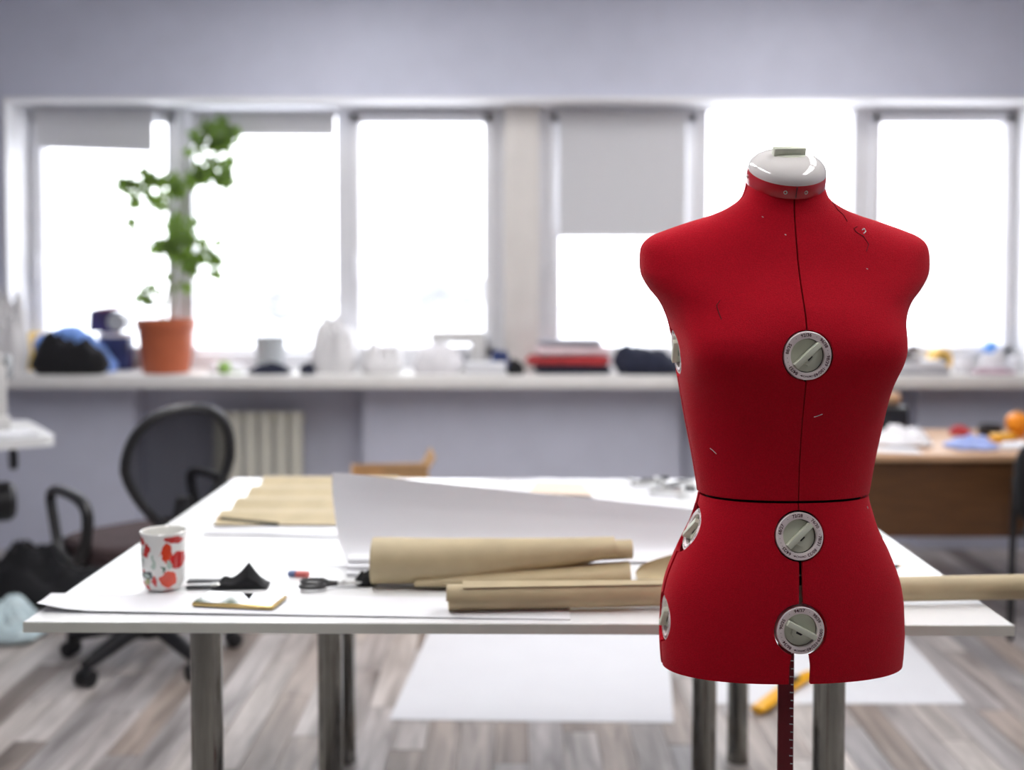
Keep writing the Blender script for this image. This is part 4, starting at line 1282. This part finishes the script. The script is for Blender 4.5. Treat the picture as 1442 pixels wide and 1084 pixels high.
def on(px, py, z): return G(px, py, z)
dzt = dz + 0.0006
def clutter(name, label, cat, px, py, z, parts, rz=0.0, group=None, Y=None):
    p = G(px, py, z) if Y is None else Vector((wx(px, Y), Y, z))
    t = thing(name, label, cat, p, rz, group)
    for (pn, m, w_, d_, h_, seed, loc) in parts:
        heap(pn, m, t, w_, d_, h_, seed, loc=loc)
    return t
clutter('fabric_pile', 'crumpled white fabric pile on the brown desk', 'fabric', 1272, 626, dzt, [('fold', WHITEF, 0.22, 0.22, 0.085, 31, (0, 0, 0))])
clutter('fabric_pile', 'pale blue crumpled fabric on the brown desk beside the white pile', 'fabric', 1368, 631, dzt, [('fold', mat('pale_blue_fabric', (0.34, 0.42, 0.75), 0.9, var=0.2, vscale=16, bump=0.4), 0.20, 0.16, 0.055, 33, (0, 0, 0))])
clutter('red_scrap', 'small red fabric scrap lying behind the pale blue fabric', 'fabric', 1352, 612, dzt, [('fold', REDF, 0.10, 0.09, 0.045, 35, (0, 0, 0))])
quad_sheet('desk_paper', [on(1408, 634, dzt), on(1470, 632, dzt), on(1470, 624, dzt), on(1412, 626, dzt)], 'white papers at the right of the brown desk', 'paper', PAPER, th=0.012)
quad_sheet('desk_paper', [on(1232, 636, dzt), on(1300, 639, dzt), on(1290, 632, dzt), on(1232, 630, dzt)], 'white paper under the crumpled white pile on the brown desk', 'paper', PAPER, th=0.003)
t = thing('black_mug', 'low black pot on the brown desk near the orange reel', 'pot', on(1394, 613, dzt))
q = B(); q.lathe([(0, 0.0), (0.042, 0.0), (0.05, 0.012), (0.05, 0.04), (0.043, 0.046), (0.04, 0.03), (0, 0.02)], 24); obj('pot_body', q, BLACKP, t)
t = thing('orange_reel', 'orange thread reel standing at the far right of the brown desk', 'reel', on(1433, 614, dzt))
q = B(); q.lathe([(0, 0), (0.03, 0), (0.032, 0.006), (0.028, 0.010), (0.045, 0.03), (0.05, 0.055), (0.044, 0.082), (0.028, 0.095), (0.02, 0.098), (0, 0.098)], 24); obj('thread', q, ORANGE, t)
q = B(); q.cyl((0, 0, 0.096), (0, 0, 0.108), 0.012, seg=10); obj('core', q, CARD, t)
t = thing('yellow_tape', 'flat yellow tape case on the brown desk before the orange reel', 'tape', on(1412, 621, dzt), R(15))
q = B(); q.box((0, 0, 0.016), (0.10, 0.05, 0.03), bev=0.008); obj('case', q, YELLOW, t)
q = B(); q.box((0.056, 0, 0.008), (0.02, 0.018, 0.004)); obj('tongue', q, STEEL, t)
t = thing('equipment_box', 'black box with a beige roll on it at the left of the brown desk', 'box', (wx(1240, 4.74), 4.74, dzt))
q = B(); q.box((0, 0, 0.065), (0.20, 0.16, 0.125), bev=0.01); obj('box_body', q, BLACKP, t)
q = B(); q.lathe([(0, -0.07), (0.028, -0.07), (0.03, -0.065), (0.03, 0.065), (0.028, 0.07), (0, 0.07)], 20, Matrix.Translation((0.01, 0, 0.152)) @ Matrix.Rotation(PI / 2, 4, 'Y')); obj('roll', q, WOODT, t)

# ------------------------------------------------------------------ things on the window sill
SZ = 0.8665
SY = 5.40
def sill(px, Y=SY): return Vector((wx(px, Y), Y, SZ))
def scl(n): return n * SY / F          # pixels to metres on the sill
t = thing('plastic_bag', 'white plastic bag at the left end of the window sill', 'bag', sill(10, 5.335)); heap('bag_body', BAGW, t, scl(62), 0.16, scl(120), 41, fold=1.2)
t = thing('yellow_card', 'small yellow card leaning on the white bag on the sill', 'card', sill(46, 5.56)); q = B(); q.box((0, 0, scl(28)), (scl(18), 0.012, scl(56)), Matrix.Rotation(R(-6), 4, 'X'), bev=0.002); obj('card_board', q, mat('pale_yellow_card', (0.80, 0.55, 0.16), 0.6, var=0.05), t); q = B(); q.box((0, 0.03, 0.012), (scl(18), 0.06, 0.02)); obj('foot', q, PAPER, t)
t = thing('black_garment', 'black crumpled garment under the blue cloth on the sill', 'garment', sill(100, 5.355)); heap('fold', BLACKF, t, scl(112), 0.15, scl(62), 43, fold=0.7, n=3.2, skew=-0.2)
t = thing('blue_garment', 'bright blue cloth draped over the black garment on the sill', 'garment', sill(112, 5.515))
q = B()
def drape(u, v):
    x_ = scl(-58 + 108 * u); yy = -0.075 + 0.115 * v
    h_ = scl(60) * (1 - max(0, u - 0.42) ** 1.7 * 2.35) * (1 - 0.35 * max(0, 0.35 - u) * 2)
    h_ *= 1 - 0.55 * max(0, 0.4 - v) ** 1.4
    h_ += 0.010 * (1 - abs(noise.noise(Vector((u * 6, v * 3, 2)))) * 2)
    return Vector((x_, yy, max(0.012, h_ + 0.012)))
q.grid(drape, 34, 14)
r = bmesh.ops.extrude_face_region(q.bm, geom=list(q.bm.faces))
for e in r['geom']:
    if isinstance(e, bmesh.types.BMVert): e.co.z = max(0.0005, e.co.z - 0.05)
obj('fold', q, BLUEF, t, smooth=70)
t = thing('patterned_tin', 'dark blue box standing on the sill left of the flower pot', 'box', sill(163, 5.615)); q = B(); q.box((0, 0, scl(25)), (scl(44), 0.09, scl(50)), bev=0.006); obj('box_body', q, mat('navy_print', (0.03, 0.04, 0.13), 0.5, var=0.5, vscale=14), t); q = B(); q.box((0, 0, scl(51)), (scl(45), 0.094, scl(6)), bev=0.004); obj('lid', q, WHITEF, t)
tin_top = SZ + scl(54.5)
t = thing('patterned_box', 'dark patterned box with grey roll stacked on the dark blue box', 'box', (wx(154, 5.60), 5.615, tin_top)); q = B(); q.box((-scl(8), 0, scl(16)), (scl(40), 0.10, scl(32)), Matrix.Rotation(R(4), 4, 'Y'), bev=0.006); obj('box_body', q, mat('violet_print', (0.055, 0.04, 0.14), 0.5, var=0.5, vscale=14), t)
q = B(); q.cyl((scl(14), -0.06, scl(16)), (scl(14), 0.05, scl(16)), scl(13), seg=20); obj('roll', q, GREYP, t); q = B(); q.box((scl(2), 0, scl(35)), (scl(34), 0.08, scl(5)), Matrix.Rotation(R(-8), 4, 'Y'), bev=0.003); obj('lid', q, mat('dusty_red', (0.35, 0.10, 0.12), 0.6, var=0.1), t)

# potted plant
PY_ = 5.43
pot = thing('potted_plant', 'tall leafy house plant in a terracotta pot on the window sill', 'plant', (wx(233, PY_), PY_, SZ))
ps = PY_ / F
q = B()
pr = [(0, 0.0), (30 * ps, 0.0), (31.5 * ps, 1.5 * ps), (33 * ps, 12 * ps), (33.8 * ps, 12.5 * ps), (38 * ps, 60 * ps), (40.5 * ps, 60.5 * ps), (41.5 * ps, 75 * ps), (40.5 * ps, 76 * ps), (38 * ps, 75.5 * ps), (37 * ps, 66 * ps), (0, 66 * ps)]
q.lathe(pr[:-1], 48); obj('pot', q, TERRA, pot)
q = B(); q.lathe([(37.5 * ps, 66 * ps), (20 * ps, 68 * ps), (0, 69 * ps)], 32); obj('soil', q, SOIL, pot)
def pl3(px, py, dy=0.0):
    p = P(px, py, PY_ + dy); return p - Vector(pot.location)
stems = [[(231, 450, 0), (236, 410, 0), (246, 370, .01), (252, 330, .02), (258, 290, .02), (266, 250, .0), (280, 215, -.01), (300, 185, -.02)],
         [(238, 450, .01), (246, 420, .02), (252, 390, .03), (264, 360, .03), (285, 348, .02), (298, 342, .02)],
         [(228, 450, -.01), (222, 430, -.02), (216, 408, -.03)],
         [(250, 345, .02), (240, 300, .0), (222, 265, -.02), (200, 255, -.04), (186, 285, -.05), (186, 318, -.05)],
         [(252, 330, .02), (240, 345, -.02), (222, 356, -.03)], [(262, 262, 0), (250, 248, -.02), (238, 258, -.03)]]
for s_ in stems:
    tb = [tuple(pl3(a, c, d)) for a, c, d in s_]
    q = B(); n_ = 7 * len(tb)
    big = s_ is stems[0]
    q.tube([catmull(tb, k / n_) for k in range(n_ + 1)], [(0.006 if big else 0.0035) * (1 - 0.6 * k / n_) for k in range(n_ + 1)], 7); obj('stem', q, STEM, pot)
q = B()
lobes = []
NL = 40
for k in range(NL):
    a = -PI / 2 + 2 * PI * k / NL
    r_ = 0.55 + 0.45 * abs(math.cos(2.5 * (a + PI / 2 + PI))) ** 1.3 if True else 1
    if abs(((a + PI / 2 + PI) % (2 * PI)) - PI) < 0.25: r_ *= 0.5
    lobes.append((r_ * math.cos(a), r_ * math.sin(a) + 0.35))
cv = q.bm.verts.new((0, 0.35, 0.0))
vv = [q.bm.verts.new((x_, y_, -0.14 * (x_ * x_ + (y_ - .35) ** 2) + 0.05 * math.sin(3 * x_))) for x_, y_ in lobes]
for k in range(NL): q.bm.faces.new((cv, vv[k], vv[(k + 1) % NL]))
r = bmesh.ops.extrude_face_region(q.bm, geom=list(q.bm.faces))
bmesh.ops.translate(q.bm, vec=(0, 0, 0.012), verts=[e for e in r['geom'] if isinstance(e, bmesh.types.BMVert)])
leaf0 = None
lr_ = random.Random(3)
clusters = [  # px, py, spread x, spread y, count, size px
    (296, 186, 26, 14, 9, 15), (275, 212, 12, 14, 4, 13), (318, 212, 9, 22, 5, 14), (300, 243, 20, 12, 8, 15), (322, 246, 8, 9, 3, 13), (290, 215, 20, 16, 4, 11),
    (243, 258, 12, 12, 5, 13), (212, 250, 14, 9, 7, 12), (182, 262, 10, 9, 7, 12), (196, 275, 10, 10, 5, 11), (218, 278, 12, 9, 4, 11), (188, 318, 5, 12, 3, 10),
    (254, 318, 18, 14, 7, 13), (232, 352, 16, 9, 6, 13), (262, 345, 18, 16, 8, 13), (289, 352, 14, 16, 6, 13), (305, 372, 6, 14, 4, 13), (312, 342, 6, 6, 2, 11),
    (266, 388, 10, 16, 4, 11), (250, 400, 10, 10, 2, 9), (214, 410, 12, 12, 5, 11), (220, 425, 8, 8, 2, 9)]
for (a, c, sx_, sy_, n_, sz_) in clusters:
    for k in range(int(n_ * 1.35 + 0.5)):
        pp = pl3(a + lr_.uniform(-1, 1) * sx_ * 1.2, c + lr_.uniform(-1, 1) * sy_ * 1.2, lr_.uniform(-0.09, 0.09))
        s = 0.92 * sz_ * ps * lr_.uniform(0.7, 1.25)
        rot = (R(90) + lr_.uniform(-0.9, 0.9), lr_.uniform(-0.7, 0.7), lr_.uniform(-0.8, 0.8))
        rot = Matrix.Rotation(R(lr_.uniform(-40, 40)), 3, 'Z') @ Matrix.Rotation(R(90 + lr_.uniform(-60, 35)), 3, 'X') @ Matrix.Rotation(R(lr_.uniform(100, 260)), 3, 'Z')
        rot = rot.to_euler()
        if leaf0 is None:
            leaf0 = obj('leaf', q, LEAF, pot, loc=pp, rot=rot); leaf0.scale = (s, s, s)
        else:
            share(leaf0, 'leaf', pot, pp, rot, (s, s, s))

# between the plant and the pillar
t = thing('green_ball', 'small green yarn ball on crumpled wrapping beside the flower pot', 'yarn', sill(315, 5.36) + Vector((0, 0, 0.0))); 
q = B(); bmesh.ops.create_icosphere(q.bm, subdivisions=3, radius=scl(9)); bmesh.ops.translate(q.bm, vec=(0, 0, scl(9)), verts=q.bm.verts); obj('yarn_ball', q, mat('green_yarn', (0.28, 0.46, 0.12), 0.8, var=0.2, vscale=40), t)
q = B(); q.tube([(scl(7), 0, scl(4)), (scl(14), 0.01, 0.004), (scl(24), -0.01, 0.003)], 0.002, 6); obj('yarn_end', q, MATS['green_yarn'], t)
t = thing('wrapping', 'crumpled white wrapping paper behind the green yarn ball', 'paper', sill(318, 5.50)); heap('fold', WHITEF, t, scl(60), 0.14, scl(18), 51)
t = thing('bucket', 'pale grey bucket with a raised handle on the sill', 'bucket', sill(380, 5.55))
q = B(); q.lathe([(0, 0), (scl(18), 0), (scl(22), scl(44)), (scl(23), scl(45)), (scl(23.5), scl(49)), (scl(21.5), scl(49)), (scl(17), 0.01), (0, 0.01)], 32); obj('pail', q, GREYP, t)
q = B(); q.tube([(scl(-22) * math.cos(PI * k / 20), 0, scl(46) + scl(33) * math.sin(PI * k / 20)) for k in range(21)], 0.005, 8); obj('bail_handle', q, GREYP, t)
t = thing('navy_scrap', 'dark navy cloth scrap in front of the grey bucket', 'cloth', sill(380, 5.35)); heap('fold', NAVY, t, scl(62), 0.10, scl(17), 53)
t = thing('navy_scrap', 'small dark cloth scrap between the bucket and the white bags', 'cloth', sill(432, 5.34)); heap('fold', NAVY, t, scl(22), 0.08, scl(18), 54)
t = thing('plastic_bag', 'large crumpled white plastic bag right of the grey bucket', 'bag', sill(472, 5.46)); heap('bag_body', BAGW, t, scl(72), 0.22, scl(66), 55, fold=1.3)
t = thing('plastic_bag', 'flat white plastic bag spread below the window left of the sewing machine', 'bag', sill(536, 5.42)); heap('bag_body', BAGW, t, scl(66), 0.20, scl(40), 56, fold=1.3)
t = thing('paper_bundle', 'bundle of loose white papers in front of the sewing machine on the sill', 'paper', sill(616, 5.36)); heap('fold', WHITEF, t, scl(74), 0.14, scl(40), 57, fold=1.3)
sewing_machine('sewing_machine', 'white sewing machine on the window sill in front of the glass', sill(648, 5.56), 0, scl(78) / 0.40)
t = thing('flat_box', 'flat white box on the sill in front of the beige pillar', 'box', sill(684, 5.35)); q = B(); q.box((0, 0, scl(7)), (scl(56), 0.10, scl(13)), bev=0.004); obj('box_body', q, PAPER, t); q = B(); q.box((0, 0, scl(14.5)), (scl(57), 0.104, scl(3)), bev=0.002); obj('lid', q, PAPER, t)
t = thing('navy_scrap', 'dark blue cloth rising behind the flat white box', 'cloth', sill(704, 5.47)); heap('fold', mat('dark_blue_fabric', (0.03, 0.05, 0.16), 0.9, var=0.3, vscale=20, bump=0.4), t, scl(28), 0.08, scl(34), 59)
t = thing('navy_scrap', 'greenish black cloth bundle between flat box and red fabric stack', 'cloth', sill(726, 5.34)); heap('fold', BLACKF, t, scl(26), 0.08, scl(20), 60)
# folded fabric stack
z_ = SZ; 
for k, (px, m, w_, h_, lb) in enumerate(((806, NAVY, 108, 11, 'dark folded fabric at the bottom of the stack by the pillar'), (800, REDF, 120, 14, 'red folded fabric in the stack by the beige pillar'),
                                         (806, PINKF, 104, 14, 'pale pink folded fabric in the stack by the beige pillar'), (802, GREYF, 92, 9, 'grey folded fabric on top of the stack by the pillar'))):
    t = thing('folded_fabric', lb, 'fabric', (wx(px, 5.42), 5.42, z_), R((2, -3, 3, -2)[k]))
    q = B()
    def fold(u, v, W=scl(w_), H=scl(h_), sd=k):
        a = 2 * PI * v; n = 5.0
        ca, sa = math.cos(a), math.sin(a)
        X = W * (u - 0.5)
        e = min(1, min(u, 1 - u) * 14) ** 0.5
        return Vector((X, 0.10 * math.copysign(abs(ca) ** (2 / n), ca) * (0.92 + 0.08 * e), H / 2 + H / 2 * math.copysign(abs(sa) ** (2 / 3.0), sa) * e * (0.97 + 0.03 * noise.noise(Vector((u * 8, v * 5, sd))))))
    V = q.grid(fold, 36, 26, closev=True)
    q.bm.faces.new([V[0][j] for j in range(26)]); q.bm.faces.new([V[-1][j] for j in range(26)][::-1])
    obj('layers', q, m, t, smooth=60)
    z_ += scl(h_) * 1.003
t = thing('navy_garment', 'dark navy garment beside the folded stack, hanging over the sill edge', 'garment', sill(912, 5.37)); heap('fold', NAVY, t, scl(96), 0.18, scl(50), 71, fold=0.5, n=3.4, skew=-0.3)
q = B()
def hang(u, v):
    k = catmull([(0.02, 0.030), (-0.06, 0.024), (-0.118, 0.012), (-0.124, -0.02), (-0.126, -0.09)], v)
    return Vector((scl(26 + 44 * u + 22 * v), k[0] + 0.006 * math.sin(u * 12), k[1] + 0.004 * math.sin(u * 9)))
q.slab(hang, 16, 20, 0.006); obj('sleeve', q, NAVY, t)
t = thing('white_scrap', 'white cloth scrap next to the hanging navy garment', 'cloth', sill(1010, 5.50)); heap('fold', WHITEF, t, scl(44), 0.14, scl(26), 64)
# right end of the sill
for k in range(3):
    t = thing('magazine', ('grey magazine lowest in the pile on the sill right of the form', 'white magazine in the middle of the pile right of the form', 'white magazine uppermost in the pile right of the form')[k], 'magazine', (wx(1290, 5.42), 5.42, SZ + k * 0.0205), R((0, 3, -4)[k]))
    q = B(); q.box((0, 0, 0.0098), (scl(76 - 5 * k), 0.20, 0.016), bev=0.001); obj('pages', q, PAPER if k else GREYF, t)
    q = B(); q.box((0, 0, 0.0190), (scl(77 - 5 * k), 0.204, 0.002)); q.box((0, 0, 0.0010), (scl(77 - 5 * k), 0.204, 0.002)); obj('cover', q, (GREYP, PAPER, PAPER)[k], t)
t = thing('dark_clutch', 'dark brown leather case leaning on the magazine pile', 'case', (wx(1276, 5.42), 5.42, SZ + 0.0625), 0)
q = B(); q.box((0, 0, 0.028), (scl(40), 0.09, 0.03), Matrix.Translation((0, 0, 0.008)) @ Matrix.Rotation(R(-24), 4, 'Y'), bev=0.006); obj('case_body', q, mat('dark_leather', (0.055, 0.028, 0.03), 0.5, var=0.2), t)
q = B(); q.box((0.01, 0, 0.008), (scl(30), 0.08, 0.014), bev=0.003); obj('flap', q, MATS['dark_leather'], t)
t = thing('yellow_roll', 'yellow ribbon roll with black core on the sill right of the magazines', 'ribbon', sill(1324, 5.50), R(20))
q = B(); q.lathe([(0.02, -0.03), (0.055, -0.03), (0.057, -0.026), (0.057, 0.026), (0.055, 0.03), (0.02, 0.03), (0.02, -0.03)], 28, Matrix.Translation((0, 0, 0.0575)) @ Matrix.Rotation(PI / 2, 4, 'X')); obj('ribbon', q, mat('soft_yellow', (0.80, 0.50, 0.12), 0.6, var=0.08), t)
q = B(); q.lathe([(0.012, -0.032), (0.0205, -0.032), (0.0205, 0.032), (0.012, 0.032), (0.012, -0.032)], 16, Matrix.Translation((0, 0, 0.0575)) @ Matrix.Rotation(PI / 2, 4, 'X')); obj('core', q, BLACKP, t)
t = thing('white_cloth_pile', 'white cloth pile between the yellow roll and the blue ball', 'cloth', sill(1356, 5.40)); heap('fold', WHITEF, t, scl(26), 0.10, scl(26), 66)
t = thing('folded_magenta_cloth', 'flat dusty pink folded cloth at the sill edge under the white pouch', 'cloth', sill(1400, 5.34)); heap('fold', mat('dusty_pink', (0.40, 0.27, 0.32), 0.9, var=0.12, vscale=18, bump=0.4), t, scl(66), 0.08, scl(9), 67, n=4)
t = thing('white_pouch', 'white pouch behind the dusty pink cloth on the sill', 'pouch', sill(1398, 5.46)); heap('pouch_body', WHITEF, t, scl(40), 0.10, scl(30), 68)
t = thing('blue_ball', 'blue yarn ball resting behind the white pouch on the sill', 'yarn', sill(1397, 5.62)); q = B(); q.lathe([(0, 0), (scl(14), 0), (scl(15), scl(20)), (scl(10), scl(22)), (0, scl(22))], 20); obj('stand', q, PAPER, t)
q = B(); bmesh.ops.create_icosphere(q.bm, subdivisions=3, radius=scl(11)); bmesh.ops.translate(q.bm, vec=(0, 0, scl(31)), verts=q.bm.verts); obj('yarn_ball', q, mat('blue_yarn', (0.12, 0.30, 0.72), 0.8, var=0.2, vscale=40), t)
t = thing('white_bottle', 'short white bottle at the right end of the sill', 'bottle', sill(1431, 5.46)); q = B(); q.lathe([(0, 0), (scl(9), 0), (scl(10), scl(3)), (scl(10), scl(18)), (scl(5), scl(23)), (scl(4.5), scl(25)), (0, scl(25))], 20); obj('bottle_body', q, PAPER, t); q = B(); q.cyl((0, 0, scl(25)), (0, 0, scl(30)), scl(5.2), seg=14); obj('cap', q, GREYP, t)
